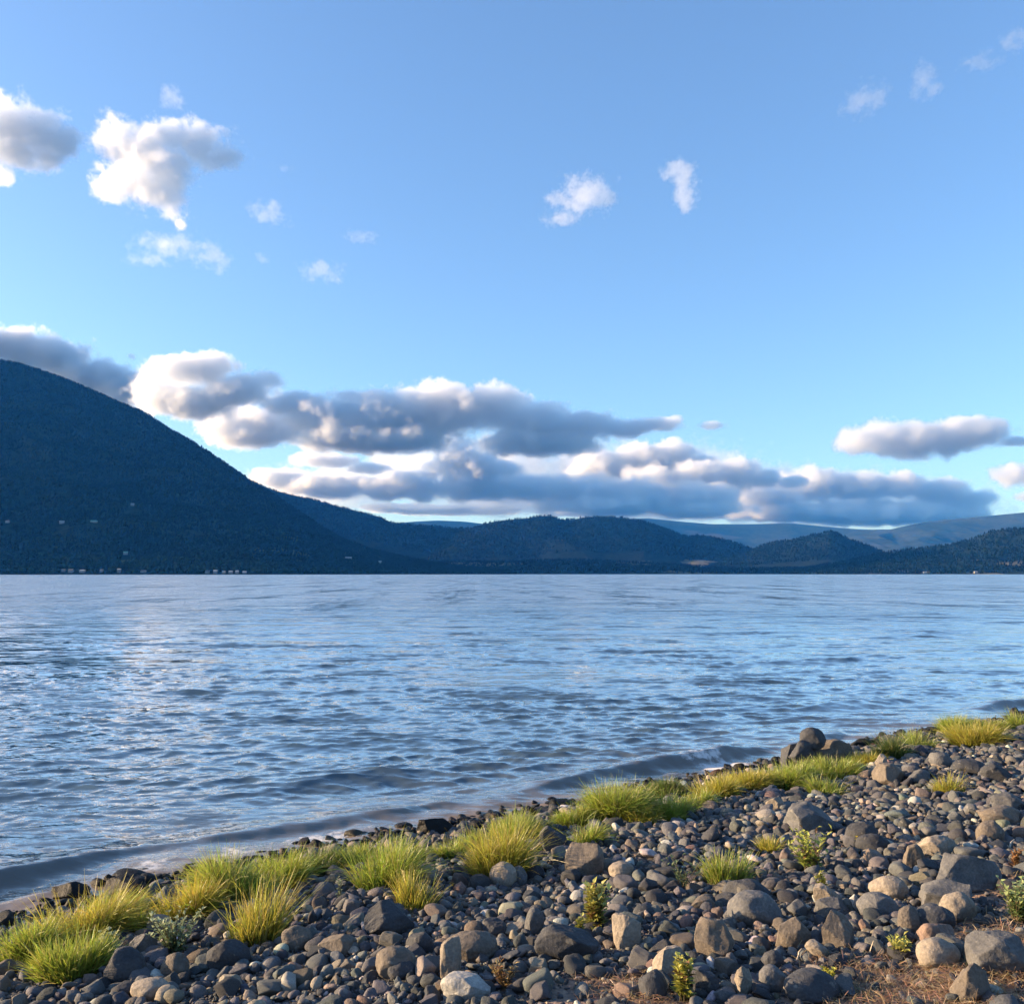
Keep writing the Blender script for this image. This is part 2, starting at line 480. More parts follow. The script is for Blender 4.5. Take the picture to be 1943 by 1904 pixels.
make_hill("hill", "broad dark blue hill in the middle of the far shore",
          [(760, 1070), (800, 1050), (835, 1025), (870, 1008), (900, 999), (930, 991), (965, 986), (1000, 983), (1025, 979), (1045, 978), (1062, 985), (1085, 986), (1110, 981), (1135, 979), (1180, 982), (1215, 987), (1250, 998),
           (1270, 1005), (1292, 1014), (1308, 1019), (1322, 1014), (1340, 1016), (1370, 1022), (1400, 1031), (1428, 1042), (1470, 1055), (1540, 1075), (1600, 1088)],
          5400, 6600, M_mid, key="broad", seed=12, rough=0.2, power=1.0)
make_hill("hill", "pointed dark blue hill right of the middle of the far shore",
          [(1330, 1075), (1380, 1060), (1420, 1047), (1445, 1034), (1470, 1028), (1500, 1023), (1525, 1019), (1545, 1013), (1558, 1012), (1572, 1007), (1590, 1011), (1610, 1022), (1640, 1032), (1662, 1040), (1682, 1049), (1720, 1062), (1800, 1088)],
          4900, 5800, M_mid, key="pointed", seed=19, rough=0.15, power=1.0)
make_hill("hill", "dark wooded hill coming in from the right edge of the far shore",
          [(1480, 1086), (1540, 1075), (1600, 1064), (1650, 1054), (1690, 1047), (1730, 1041), (1770, 1037), (1800, 1033), (1830, 1026), (1852, 1020), (1870, 1011), (1890, 1006), (1915, 1003), (1943, 1003), (2000, 990), (2080, 960), (2200, 930), (2400, 940)],
          3500, 4600, M_right, key="wooded", seed=23, rough=0.2, power=1.1)
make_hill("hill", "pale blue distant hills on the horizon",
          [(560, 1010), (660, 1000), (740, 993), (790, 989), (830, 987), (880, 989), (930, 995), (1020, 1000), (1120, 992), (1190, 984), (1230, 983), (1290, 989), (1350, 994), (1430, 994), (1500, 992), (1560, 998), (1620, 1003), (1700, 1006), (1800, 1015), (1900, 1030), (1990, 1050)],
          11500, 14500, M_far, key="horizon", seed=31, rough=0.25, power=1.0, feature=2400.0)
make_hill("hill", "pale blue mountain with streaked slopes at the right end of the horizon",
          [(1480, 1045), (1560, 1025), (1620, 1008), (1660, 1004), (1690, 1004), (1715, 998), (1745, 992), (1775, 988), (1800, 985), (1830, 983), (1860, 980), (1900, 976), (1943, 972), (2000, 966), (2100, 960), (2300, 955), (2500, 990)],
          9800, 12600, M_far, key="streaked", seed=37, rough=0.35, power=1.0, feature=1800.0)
make_hill("shore", "low dark wooded shore strip below the far hills",
          [(560, 1089), (640, 1080), (700, 1072), (780, 1066), (860, 1064), (940, 1064), (1020, 1062), (1100, 1061), (1180, 1065), (1260, 1069), (1330, 1074), (1400, 1077), (1480, 1077), (1560, 1076), (1650, 1074), (1720, 1078), (1800, 1084), (1860, 1088)],
          3900, 5000, M_right, seed=41, rough=0.3, power=0.8)

# lake bed / country floor, one sheet to the horizon
me = mesh_from("ground", [(-40000, -20000, -4.5), (40000, -20000, -4.5), (40000, 45000, -4.5), (-40000, 45000, -4.5)], [(0, 1, 2, 3)], M_right)
tag(obj("ground", me), None, None, None, "structure")

# ---- forest on the far slopes (nobody could count it): one mass per range
def conifer(nside=5):
    v, f = [], []
    prof = [(0.0, 0.03), (0.12, 0.05), (0.13, 0.26), (0.45, 0.17), (0.46, 0.20), (0.74, 0.10), (1.0, 0.0)]
    for h, r in prof:
        for k in range(nside):
            a = 2 * math.pi * k / nside + h * 2
            rr = r * (1 + 0.25 * math.sin(k * 2.7 + h * 9))
            v.append((rr * math.cos(a), rr * math.sin(a), h))
    for i in range(len(prof) - 1):
        for k in range(nside):
            f.append((i * nside + k, i * nside + (k + 1) % nside, (i + 1) * nside + (k + 1) % nside, (i + 1) * nside + k))
    return np.array(v), np.array(f)

def broadleaf(seed):
    bm = bmesh.new()
    bmesh.ops.create_icosphere(bm, subdivisions=2, radius=0.4)
    v = np.array([x.co[:] for x in bm.verts]); f = np.array([[w.index for w in q.verts] for q in bm.faces])
    bm.free()
    n = perlin(v[:, 0] * 5 + seed, v[:, 1] * 5, v[:, 2] * 5)
    v = v * (1 + 0.45 * n)[:, None]
    v[:, 2] = v[:, 2] * 1.05 + 0.48
    return v, np.concatenate([f, f[:, 2:3]], 1)

M_tree = None
def tree_mass(name, label, places, hts, seed, broad=0.2):
    """places (n,3); one mesh for a wood that reads as one mass"""
    global M_tree
    if M_tree is None:
        m, nt, out = material("far_tree_leaves")
        a = node(nt, "ShaderNodeAttribute", attribute_name="tint")
        bs = node(nt, "ShaderNodeBsdfDiffuse", {"Color": a.outputs["Color"]})
        nt.links.new(bs.outputs[0], out.inputs["Surface"])
        M_tree = m
    r = np.random.default_rng(seed)
    protos = [conifer(), broadleaf(1.0), broadleaf(7.0)]
    V, F, K = [], [], []
    off = 0
    kind = np.where(r.random(len(places)) < broad, r.integers(1, 3, len(places)), 0)
    for p in range(3):
        idx = np.nonzero(kind == p)[0]
        if not len(idx): continue
        v, f = protos[p]
        h = hts[idx] * (1.0 if p == 0 else 0.75)
        wd = h * r.uniform(0.8, 1.3, len(idx))
        a = r.uniform(0, 6.28, len(idx))
        x = (v[None, :, 0] * np.cos(a)[:, None] - v[None, :, 1] * np.sin(a)[:, None]) * wd[:, None] + places[idx, 0:1]
        y = (v[None, :, 0] * np.sin(a)[:, None] + v[None, :, 1] * np.cos(a)[:, None]) * wd[:, None] + places[idx, 1:2]
        z = v[None, :, 2] * h[:, None] + places[idx, 2:3] - 0.5
        V.append(np.stack([x, y, z], -1).reshape(-1, 3))
        F.append((f[None] + (off + np.arange(len(idx)) * len(v))[:, None, None]).reshape(-1, 4))
        off += len(idx) * len(v)
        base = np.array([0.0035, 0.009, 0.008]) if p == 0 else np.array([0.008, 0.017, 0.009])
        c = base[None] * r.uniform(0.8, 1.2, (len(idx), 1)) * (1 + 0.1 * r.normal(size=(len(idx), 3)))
        K.append(np.repeat(np.clip(c, 0.003, 1), len(v), 0))
    me = mesh_from(name, np.concatenate(V), np.concatenate(F), M_tree, cols=np.concatenate(K))
    return tag(obj(name, me), label, None, None, "stuff")

def scatter_hill(key, n, seed, tmin=0.02, tmax=1.02, s_rng=None, clump=0.0, hscale=14.0, tpow=1.0):
    s, t, X, Y, Z, nrow = HILLS[key]
    r = np.random.default_rng(seed)
    s0, s1 = s_rng or (max(s[0], -0.95), min(s[-1], 0.80))
    ss = r.uniform(s0, s1, n)
    tt = tmin + (tmax - tmin) * r.random(n) ** tpow
    y0, y1 = np.interp(ss, s, Y[0]), np.interp(ss, s, Y[nrow - 1])
    y = y0 + tt * (y1 - y0)
    x = ss * y
    z = hill_z(key, x, y)
    keep = z > 0.6
    if clump:
        keep &= fbm(x / 160, y / 160, 0.3, 3) > clump - 0.8 * r.random(n)
    for hx, hh, ht, wd in HOUSE_SITES:                  # clearings round the houses
        if hh == key:
            sh = s_of(hx)
            yh = np.interp(sh, s, Y[0]) + ht * (np.interp(sh, s, Y[nrow - 1]) - np.interp(sh, s, Y[0]))
            keep &= ~((np.abs(ss - sh) * yh < wd * 0.5 + 7) & (y > yh - 90) & (y < yh + 14))
    return np.stack([x, y, z], 1)[keep], (hscale * r.uniform(0.55, 1.35, n))[keep]

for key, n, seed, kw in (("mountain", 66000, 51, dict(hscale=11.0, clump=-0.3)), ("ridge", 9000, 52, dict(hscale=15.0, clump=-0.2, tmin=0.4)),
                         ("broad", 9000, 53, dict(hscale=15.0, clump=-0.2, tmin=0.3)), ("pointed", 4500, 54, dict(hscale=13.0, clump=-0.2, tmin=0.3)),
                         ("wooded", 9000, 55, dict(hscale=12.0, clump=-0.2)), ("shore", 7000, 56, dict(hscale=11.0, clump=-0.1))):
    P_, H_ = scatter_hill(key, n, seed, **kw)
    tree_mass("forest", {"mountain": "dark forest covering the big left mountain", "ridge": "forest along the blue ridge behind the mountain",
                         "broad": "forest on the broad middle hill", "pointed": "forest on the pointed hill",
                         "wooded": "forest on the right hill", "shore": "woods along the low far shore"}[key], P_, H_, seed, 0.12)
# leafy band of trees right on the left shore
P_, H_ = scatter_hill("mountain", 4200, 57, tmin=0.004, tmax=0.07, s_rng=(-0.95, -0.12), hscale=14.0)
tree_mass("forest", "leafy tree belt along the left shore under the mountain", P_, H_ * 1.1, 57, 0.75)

# haze: one closed box of even, pale air round camera and land; sky and clouds stay outside
m, nt, out = material("haze_air")
v = node(nt, "ShaderNodeVolumePrincipled", {"Color": (0.035, 0.30, 1.0, 1), "Absorption Color": (1, 1, 1, 1), "Density": 2.5e-5, "Anisotropy": 0.0})
nt.links.new(v.outputs[0], out.inputs["Volume"])
bm = bmesh.new()
bmesh.ops.create_cube(bm, size=1.0)
bmesh.ops.scale(bm, vec=(30000, 18300, 1310.0), verts=bm.verts)
bmesh.ops.translate(bm, vec=(0, 7650, 649.0), verts=bm.verts)
me = bpy.data.meshes.new("haze")
bm.to_mesh(me); bm.free()
me.materials.append(m)
tag(obj("haze", me), None, None, None, "stuff")
# ------------------------------------------------------------------ shore line, beach ground, lake
def plan_at_z(px, py, z=0.0):
    sx, sz = pix_dir(px, py)
    y = (z - EYE) / sz
    return np.array([sx * y, y])

SHORE_PX = [(-420, 1885), (-150, 1790), (0, 1738), (150, 1700), (300, 1660), (480, 1622), (700, 1582), (850, 1560), (1000, 1530), (1120, 1506), (1300, 1472), (1500, 1432), (1700, 1392), (1943, 1348), (2200, 1308)]
SHORE = np.array([plan_at_z(a_, b_ + 12) for a_, b_ in SHORE_PX])
AX = np.array([0.79, 0.613]); AX /= np.linalg.norm(AX)
NX_ = np.array([AX[1], -AX[0]])                    # towards the land
_sa, _sn = SHORE @ AX, SHORE @ NX_

def shore_d(x, y):
    """Signed distance to the water's edge, positive on land."""
    x, y = np.asarray(x, float), np.asarray(y, float)
    a, n = x * AX[0] + y * AX[1], x * NX_[0] + y * NX_[1]
    edge = np.interp(a, _sa, _sn)
    return n - edge - 0.10 * fbm(a * 0.8, 0.3, 0.7, 2)

def beach_z(x, y):
    d = shore_d(x, y)
    x, y = np.asarray(x, float), np.asarray(y, float)
    land = 0.12 * d - 0.002 * np.clip(d - 8, 0, None) ** 2
    land = np.where(d > 30, 0.12 * 30 - 0.002 * 22 ** 2 + 0.02 * (d - 30), land)
    water = 0.16 * d
    z = np.where(d > 0, land, np.maximum(water, -1.4 + 0.002 * d))
    near = np.clip(1.2 - np.hypot(x, y - 8) / 60, 0, 1)
    z = z + near * (0.055 * fbm(x * 0.7, y * 0.7, 0.1, 3) + 0.022 * fbm(x * 3.1, y * 3.1, 0.9, 2)) * sstep(-0.4, 0.6, d)
    z = z + 0.5 * (1 - near) * fbm(x * 0.02, y * 0.02, 0.5, 3) * sstep(2, 30, d)
    return z

def on_beach(px, py):
    """The point of the beach seen at a picture point."""
    sx, sz = pix_dir(px, py)
    lo, hi = 2.0, 60.0
    ys = np.linspace(lo, hi, 1500)
    below = EYE + sz * ys - np.maximum(beach_z(sx * ys, ys), -0.02)
    k = np.argmax(below < 0)
    if below[k] >= 0: k = len(ys) - 1
    y = ys[k]
    return np.array([sx * y, y, float(beach_z(sx * y, y))])

def project(p):
    """world -> picture units (1943 x 1904) and depth"""
    p = np.atleast_2d(p)
    c, s = math.cos(PITCH), math.sin(PITCH)
    z = p[:, 2] - EYE
    depth = p[:, 1] * c + z * s
    up = -p[:, 1] * s + z * c
    return np.stack([971.5 + FOCAL * p[:, 0] / depth, 952 - FOCAL * up / depth, depth], 1)

# ground under the stones: grid that is fine near the camera and coarse far behind it
def axis_steps(lo, hi, c, fine, half):
    out = [c]
    for sgn in (-1, 1):
        v, st, pts = c, fine, []
        while (v > lo) if sgn < 0 else (v < hi):
            if abs(v - c) > half: st *= 1.18
            v = v + sgn * st
            pts.append(v)
        out = pts[::-1] + out if sgn < 0 else out + pts
    return np.array(out)
gx = axis_steps(-900, 900, 2.0, 0.10, 15.0)
gy = axis_steps(-900, 120, 11.0, 0.10, 14.0)
GX, GY = np.meshgrid(gx, gy, indexing='xy')
GZ = beach_z(GX, GY)
m, nt, out = material("gravelly_soil")
geo = node(nt, "ShaderNodeNewGeometry")
n1 = node(nt, "ShaderNodeTexNoise", {"Vector": geo.outputs["Position"], "Scale": 1.1, "Detail": 5.0})
n2 = node(nt, "ShaderNodeTexVoronoi", {"Vector": geo.outputs["Position"], "Scale": 34.0})
n3 = node(nt, "ShaderNodeTexNoise", {"Vector": geo.outputs["Position"], "Scale": 60.0, "Detail": 4.0})
c1 = ramp(nt, n1.outputs["Fac"], [(0.4, (0.045, 0.043, 0.042)), (0.62, (0.10, 0.080, 0.058))])
aSo = node(nt, "ShaderNodeAttribute", attribute_name="soil")
c1 = node(nt, "ShaderNodeMixRGB", {"Fac": aSo.outputs["Fac"], "Color1": c1, "Color2": (0.26, 0.175, 0.130, 1)}).outputs[0]
c2 = node(nt, "ShaderNodeMixRGB", {"Fac": 0.7, "Color1": c1, "Color2": (0.5, 0.5, 0.5, 1)}, blend_type='OVERLAY')
nt.links.new(ramp(nt, n2.outputs["Color"], [(0.2, (0.22, 0.22, 0.23)), (0.8, (0.75, 0.72, 0.68))]), c2.inputs["Color2"])
bmp = node(nt, "ShaderNodeBump", {"Strength": 0.9, "Distance": 0.02, "Height": n3.outputs["Fac"]})
bs = node(nt, "ShaderNodeBsdfPrincipled", {"Base Color": c2.outputs[0], "Roughness": 0.9, "Normal": bmp.outputs[0]})
nt.links.new(bs.outputs[0], out.inputs["Surface"])
SOIL = [(on_beach(a_, b_), c_) for a_, b_, c_ in ((1900, 1870, 0.55), (1760, 1890, 0.45), (1600, 1890, 0.35), (1650, 1850, 0.22), (1220, 1895, 0.34), (1080, 1895, 0.25), (1935, 1690, 0.35), (1880, 1790, 0.35), (1800, 1830, 0.3))]
def soil_at(x, y):
    s_ = 0.0
    for p_, r_ in SOIL:
        s_ = np.maximum(s_, np.exp(-((x - p_[0]) ** 2 + (y - p_[1]) ** 2) / (1.2 * r_) ** 2))
    return np.clip(sstep(0.25, 0.75, s_ + 0.30 * fbm(np.asarray(x) * 3.0, np.asarray(y) * 3.0, 0.4, 3)), 0, 1)
me = mesh_from("beach_ground", np.stack([GX, GY, GZ], -1).reshape(-1, 3), grid_faces(*GX.shape), m, attrs={"soil": soil_at(GX, GY).ravel()})
tag(obj("beach", me), None, None, None, "structure")

# ---- the lake
row_y = [3.2]
while row_y[-1] < 6500:
    y = row_y[-1]
    row_y.append(y + max(0.010, 0.5 * y * y / (FOCAL * 0.527 * EYE)) if y < 900 else y * 1.05)
row_y = np.array(row_y)
ncol = 1000
col_s = np.linspace(-0.80, 0.80, ncol)
WS, WY = np.meshgrid(col_s, row_y, indexing='xy')
WX = WS * WY
dr = np.gradient(row_y)[:, None] * np.ones((1, ncol))
dc = (col_s[1] - col_s[0]) * WY
D = shore_d(WX, WY)
deep = sstep(0.0, 3.0, -D)
wz = np.zeros_like(WX)
r = np.random.default_rng(77)
wind = math.atan2(-0.80, 0.10)                      # wind chop running towards the shore
ox, oy = np.zeros_like(WX), np.zeros_like(WX)
for i in range(240):
    lam = 0.13 * (3.4 / 0.13) ** r.random()
    k = 2 * math.pi / lam
    spread = 0.28 if lam > 0.6 else 0.55
    th = wind + r.normal() * spread
    steep = 0.008 if lam > 2.0 else (0.008 if lam > 1.1 else (0.020 if lam > 0.6 else 0.027))
    amp = steep / k * (0.6 + 0.8 * r.random())
    ok = sstep(1.2, 2.4, lam / np.maximum(dr * abs(math.sin(th)) + dc * abs(math.cos(th)), 1e-6))
    ph = k * (WX * math.cos(th) + WY * math.sin(th)) + r.random() * 6.28
    w = np.sin(ph)
    wz += amp * ok * (w - 0.22 * np.cos(2 * ph))
    cp = amp * ok * np.cos(ph) * (0.85 * deep)
    ox += math.cos(th) * cp
    oy += math.sin(th) * cp
wz *= 0.75 + 0.55 * np.clip(fbm(WX * 0.11, WY * 0.20, 0.2, 2), -0.9, 0.9)
wz *= 0.25 + 0.75 * deep
# small waves arriving at the shore
a_along = WX * AX[0] + WY * AX[1]
for d0, A, w_f, w_b, sd in ((0.90, 0.115, 0.13, 0.34, 1.0), (2.6, 0.042, 0.30, 0.60, 5.0), (4.6, 0.026, 0.40, 0.8, 9.0)):
    wob = d0 * (1 + 0.22 * fbm(a_along * 0.22, sd, 0.0, 3))
    q = -D - wob                                    # >0 seaward of the crest
    shape = np.where(q < 0, np.exp(-(q / w_f) ** 2), np.exp(-(q / w_b) ** 2))
    mod = sstep(-0.25, 0.45, fbm(a_along * 0.28 + 11 * sd, sd, 1.0, 2))
    wz += A * shape * mod - 0.25 * A * np.exp(-((q + 2.2 * w_f) / (1.6 * w_f)) ** 2) * mod
wz += 0.012 * fbm(WX * 2.2, WY * 2.2, 0.0, 3) * (1 - deep) * sstep(3.0, 0.5, dr * 20)
wz = np.where(D > 0.25, np.minimum(wz, 0.0) - 0.10 * np.clip(D - 0.25, 0, 3), wz)
silt = np.exp(-np.clip(-D - 0.15, 0, None) / 0.75)
foam = np.exp(-((D + 0.42) / 0.42) ** 2) * (0.45 + 0.6 * sstep(-0.3, 0.4, fbm(a_along * 0.35, 2.2, 0.0, 2)))
wake = sstep(0.02, 0.08, wz) * np.exp(-((D + 0.9) / 0.7) ** 2) * 0.55
foam = np.clip(0.92 * foam * sstep(-0.10, 0.35, fbm(a_along * 0.55 + 4.0, 6.1, 0.0, 3)) + 0.8 * wake, 0, 1)

m, nt, out = material("lake_water")
geo = node(nt, "ShaderNodeNewGeometry")
aS = node(nt, "ShaderNodeAttribute", attribute_name="silt")
aF = node(nt, "ShaderNodeAttribute", attribute_name="foam")
aR = node(nt, "ShaderNodeAttribute", attribute_name="far")
mp = node(nt, "ShaderNodeMapping", {"Vector": geo.outputs["Position"], "Rotation": (0, 0, R(12)), "Scale": (0.30, 1.0, 1.0)})
b1 = node(nt, "ShaderNodeTexNoise", {"Vector": mp.outputs[0], "Scale": 5.5, "Detail": 4.0, "Roughness": 0.55})
b2 = node(nt, "ShaderNodeTexNoise", {"Vector": mp.outputs[0], "Scale": 0.55, "Detail": 3.0, "Roughness": 0.6})
b3 = node(nt, "ShaderNodeTexNoise", {"Vector": mp.outputs[0], "Scale": 0.060, "Detail": 3.0, "Roughness": 0.6})
s2 = node(nt, "ShaderNodeMapRange", {"Value": aR.outputs["Fac"], "From Max": 0.6, "To Min": 0.12, "To Max": 1.0})
bump1 = node(nt, "ShaderNodeBump", {"Strength": 0.55, "Distance": 0.03, "Height": b1.outputs["Fac"]})
bump2 = node(nt, "ShaderNodeBump", {"Strength": s2.outputs[0], "Distance": 0.60, "Height": b2.outputs["Fac"], "Normal": bump1.outputs[0]})
bump3 = node(nt, "ShaderNodeBump", {"Strength": s2.outputs[0], "Distance": 2.2, "Height": b3.outputs["Fac"], "Normal": bump2.outputs[0]})
col = node(nt, "ShaderNodeMixRGB", {"Fac": aS.outputs["Fac"], "Color1": (0.048, 0.080, 0.104, 1), "Color2": (0.24, 0.165, 0.10, 1)})
rg = node(nt, "ShaderNodeMapRange", {"Value": aR.outputs["Fac"], "From Max": 0.7, "To Min": 0.05, "To Max": 0.24})
# wind patches: where the unseen ripples lean towards the shore
g0 = node(nt, "ShaderNodeMapping", {"Vector": geo.outputs["Position"], "Rotation": (0, 0, R(8)), "Scale": (1.0, 0.20, 1.0)})
g1 = node(nt, "ShaderNodeTexNoise", {"Vector": g0.outputs[0], "Scale": 0.14, "Detail": 9.0, "Roughness": 0.86})
h0 = node(nt, "ShaderNodeMapping", {"Vector": geo.outputs["Position"], "Rotation": (0, 0, R(5)), "Scale": (0.55, 1.0, 1.0)})
h1 = node(nt, "ShaderNodeTexNoise", {"Vector": h0.outputs[0], "Scale": 0.35, "Detail": 6.0, "Roughness": 0.80})
gm = node(nt, "ShaderNodeMapRange", {"Value": aR.outputs["Fac"], "From Min": 0.05, "From Max": 0.7})
gx_ = node(nt, "ShaderNodeMixRGB", {"Fac": gm.outputs[0], "Color1": h1.outputs["Fac"], "Color2": g1.outputs["Fac"]})
g2 = node(nt, "ShaderNodeMapRange", {"Value": gx_.outputs[0], "From Min": 0.51, "From Max": 0.61, "To Min": 0.0, "To Max": -0.55})
g4 = node(nt, "ShaderNodeMapRange", {"Value": aR.outputs["Fac"], "To Min": 0.45, "To Max": 1.0})
g3 = node(nt, "ShaderNodeMath", {0: g2.outputs[0], 1: g4.outputs[0]}, operation='MULTIPLY')
g5 = node(nt, "ShaderNodeMapRange", {"Value": aR.outputs["Fac"], "From Max": 0.35, "To Min": 0.0, "To Max": -0.13})
g6 = node(nt, "ShaderNodeMath", {0: g3.outputs[0], 1: g5.outputs[0]}, operation='ADD')
gv = node(nt, "ShaderNodeCombineXYZ", {"Y": g6.outputs[0]})
ga = node(nt, "ShaderNodeVectorMath", {0: bump3.outputs[0], 1: gv.outputs[0]}, operation='ADD')
gn = node(nt, "ShaderNodeVectorMath", {0: ga.outputs[0]}, operation='NORMALIZE')
frs = node(nt, "ShaderNodeFresnel", {"IOR": 1.333, "Normal": gn.outputs[0]})
shf = node(nt, "ShaderNodeMapRange", {"Value": aS.outputs["Fac"], "To Min": 3.3, "To Max": 1.3})
ff = node(nt, "ShaderNodeMath", {0: frs.outputs[0], 1: shf.outputs[0]}, operation='MULTIPLY')
ff = node(nt, "ShaderNodeMath", {0: ff.outputs[0], 1: 0.94}, operation='MINIMUM')
dif = node(nt, "ShaderNodeBsdfDiffuse", {"Color": col.outputs[0]})
gl = node(nt, "ShaderNodeBsdfGlossy", {"Color": (1.0, 0.955, 0.89, 1), "Roughness": rg.outputs[0], "Normal": gn.outputs[0]})
sheen = node(nt, "ShaderNodeMixShader", {0: ff.outputs[0], 1: dif.outputs[0], 2: gl.outputs[0]})
fn = node(nt, "ShaderNodeTexNoise", {"Vector": geo.outputs["Position"], "Scale": 7.0, "Detail": 7.0, "Roughness": 0.72})
fs = node(nt, "ShaderNodeMath", {0: fn.outputs["Fac"], 1: aF.outputs["Fac"]}, operation='MULTIPLY')
fm = node(nt, "ShaderNodeMapRange", {"Value": fs.outputs[0], "From Min": 0.32, "From Max": 0.44})
fb = node(nt, "ShaderNodeBsdfDiffuse", {"Color": (0.62, 0.60, 0.58, 1)})
mix = node(nt, "ShaderNodeMixShader", {0: fm.outputs[0], 1: sheen.outputs[0], 2: fb.outputs[0]})
nt.links.new(mix.outputs[0], out.inputs["Surface"])
far = sstep(14, 120, WY)
me = mesh_from("lake", np.stack([WX + ox, WY + oy, wz], -1).reshape(-1, 3), grid_faces(*WX.shape), m,
               attrs={"silt": silt.ravel(), "foam": foam.ravel(), "far": far.ravel()})
tag(obj("lake", me), None, None, None, "structure")
# ------------------------------------------------------------------ stones
def ico(sub):
    bm = bmesh.new()
    bmesh.ops.create_icosphere(bm, subdivisions=sub, radius=1.0)
    v = np.array([x.co[:] for x in bm.verts]); f = np.array([[w.index for w in q.verts] for q in bm.faces])
    bm.free()
    return v, f
ICO = {k: ico(k) for k in (2, 3, 4, 5)}

def stone_shape(seed, kind, sub):
    """unit stone: worn 'round', broken 'angular', flat 'slab' or squared 'block'"""
    r = np.random.default_rng(seed)
    v, f = ICO[sub]
    v = v.copy()
    if kind == "block":
        p = 5.0
        v = v / (np.abs(v) ** p).sum(1, keepdims=True) ** (1 / p) * 0.9
    ncut, lo, hi, hard = {"round": (5, 0.70, 0.95, 0.72), "angular": (15, 0.52, 0.86, 0.97), "slab": (9, 0.6, 0.9, 0.95), "block": (8, 0.66, 0.95, 0.96)}[kind]
    for _ in range(ncut):
        n = r.normal(size=3); n /= np.linalg.norm(n)
        o = r.uniform(lo, hi)
        q = v @ n - o
        v = v - np.where(q > 0, q * hard, 0)[:, None] * n
    if kind == "round":
        v *= (1 + 0.10 * fbm(v[:, 0] * 1.1 + seed, v[:, 1] * 1.1, v[:, 2] * 1.1, 2))[:, None]
    else:
        v *= (1 + 0.07 * fbm(v[:, 0] * 1.7 + seed, v[:, 1] * 1.7, v[:, 2] * 1.7, 3))[:, None]
    if sub >= 4:
        v *= (1 + 0.022 * fbm(v[:, 0] * 6 + seed, v[:, 1] * 6, v[:, 2] * 6, 3))[:, None]
    ax = {"round": (1, r.uniform(0.68, 0.95), r.uniform(0.5, 0.78)), "angular": (1, r.uniform(0.65, 0.95), r.uniform(0.55, 0.85)),
          "slab": (1, r.uniform(0.45, 0.8), r.uniform(0.26, 0.4)), "block": (1, r.uniform(0.7, 0.9), r.uniform(0.6, 0.8))}[kind]
    v = v / np.abs(v).max(0)
    return v * np.array(ax), f

def stone_material(name, source):
    m, nt, out = material(name)
    if source == "object":
        inf = node(nt, "ShaderNodeObjectInfo")
        base, wet = inf.outputs["Color"], inf.outputs["Alpha"]
        tc = node(nt, "ShaderNodeTexCoord")
        off = node(nt, "ShaderNodeVectorMath", {0: tc.outputs["Object"], 1: inf.outputs["Location"]}, operation='ADD')
        vec = off.outputs[0]
    else:
        at = node(nt, "ShaderNodeAttribute", attribute_name="tint")
        base, wet = at.outputs["Color"], at.outputs["Alpha"]
        vec = node(nt, "ShaderNodeNewGeometry").outputs["Position"]
    n1 = node(nt, "ShaderNodeTexNoise", {"Vector": vec, "Scale": 9.0, "Detail": 6.0, "Roughness": 0.65})
    n2 = node(nt, "ShaderNodeTexNoise", {"Vector": vec, "Scale": 75.0, "Detail": 4.0, "Roughness": 0.7})
    n3 = node(nt, "ShaderNodeTexNoise", {"Vector": vec, "Scale": 22.0, "Detail": 3.0})
    a = node(nt, "ShaderNodeMixRGB", {"Fac": 0.75, "Color1": base}, blend_type='OVERLAY')
    nt.links.new(ramp(nt, n1.outputs["Fac"], [(0.3, (0.30, 0.31, 0.33)), (0.7, (0.72, 0.69, 0.64))]), a.inputs["Color2"])
    b = node(nt, "ShaderNodeMixRGB", {"Fac": 0.6, "Color1": a.outputs[0]}, blend_type='OVERLAY')
    nt.links.new(ramp(nt, n2.outputs["Fac"], [(0.3, (0.25, 0.25, 0.25)), (0.7, (0.75, 0.75, 0.75))]), b.inputs["Color2"])
    lich = node(nt, "ShaderNodeMapRange", {"Value": n3.outputs["Fac"], "From Min": 0.64, "From Max": 0.70, "To Max": 0.35})
    lw = node(nt, "ShaderNodeMath", {0: lich.outputs[0], 1: wet}, operation='MULTIPLY')
    c = node(nt, "ShaderNodeMixRGB", {"Fac": lw.outputs[0], "Color1": b.outputs[0], "Color2": (0.30, 0.27, 0.22, 1)})
    hsum = node(nt, "ShaderNodeMath", {0: n3.outputs["Fac"], 1: n2.outputs["Fac"]}, operation='ADD')
    bmp = node(nt, "ShaderNodeBump", {"Strength": 0.55, "Distance": 0.012, "Height": hsum.outputs[0]})
    rg = node(nt, "ShaderNodeMapRange", {"Value": wet, "To Min": 0.48, "To Max": 0.85})
    sp = node(nt, "ShaderNodeMapRange", {"Value": wet, "To Min": 0.10, "To Max": 0.35})
    bs = node(nt, "ShaderNodeBsdfPrincipled", {"Base Color": c.outputs[0], "Roughness": rg.outputs[0], "Specular IOR Level": sp.outputs[0], "Normal": bmp.outputs[0]})
    nt.links.new(bs.outputs[0], out.inputs["Surface"])
    return m
M_stone = stone_material("shore_stone", "object")
M_pebble = stone_material("shore_pebbles", "tint")

COL = {"charcoal": (0.045, 0.047, 0.053), "grey": (0.100, 0.100, 0.102), "brown": (0.120, 0.101, 0.083), "tan": (0.22, 0.188, 0.152),
       "pale": (0.31, 0.30, 0.28), "reddish": (0.15, 0.105, 0.085), "black wet": (0.014, 0.014, 0.015)}

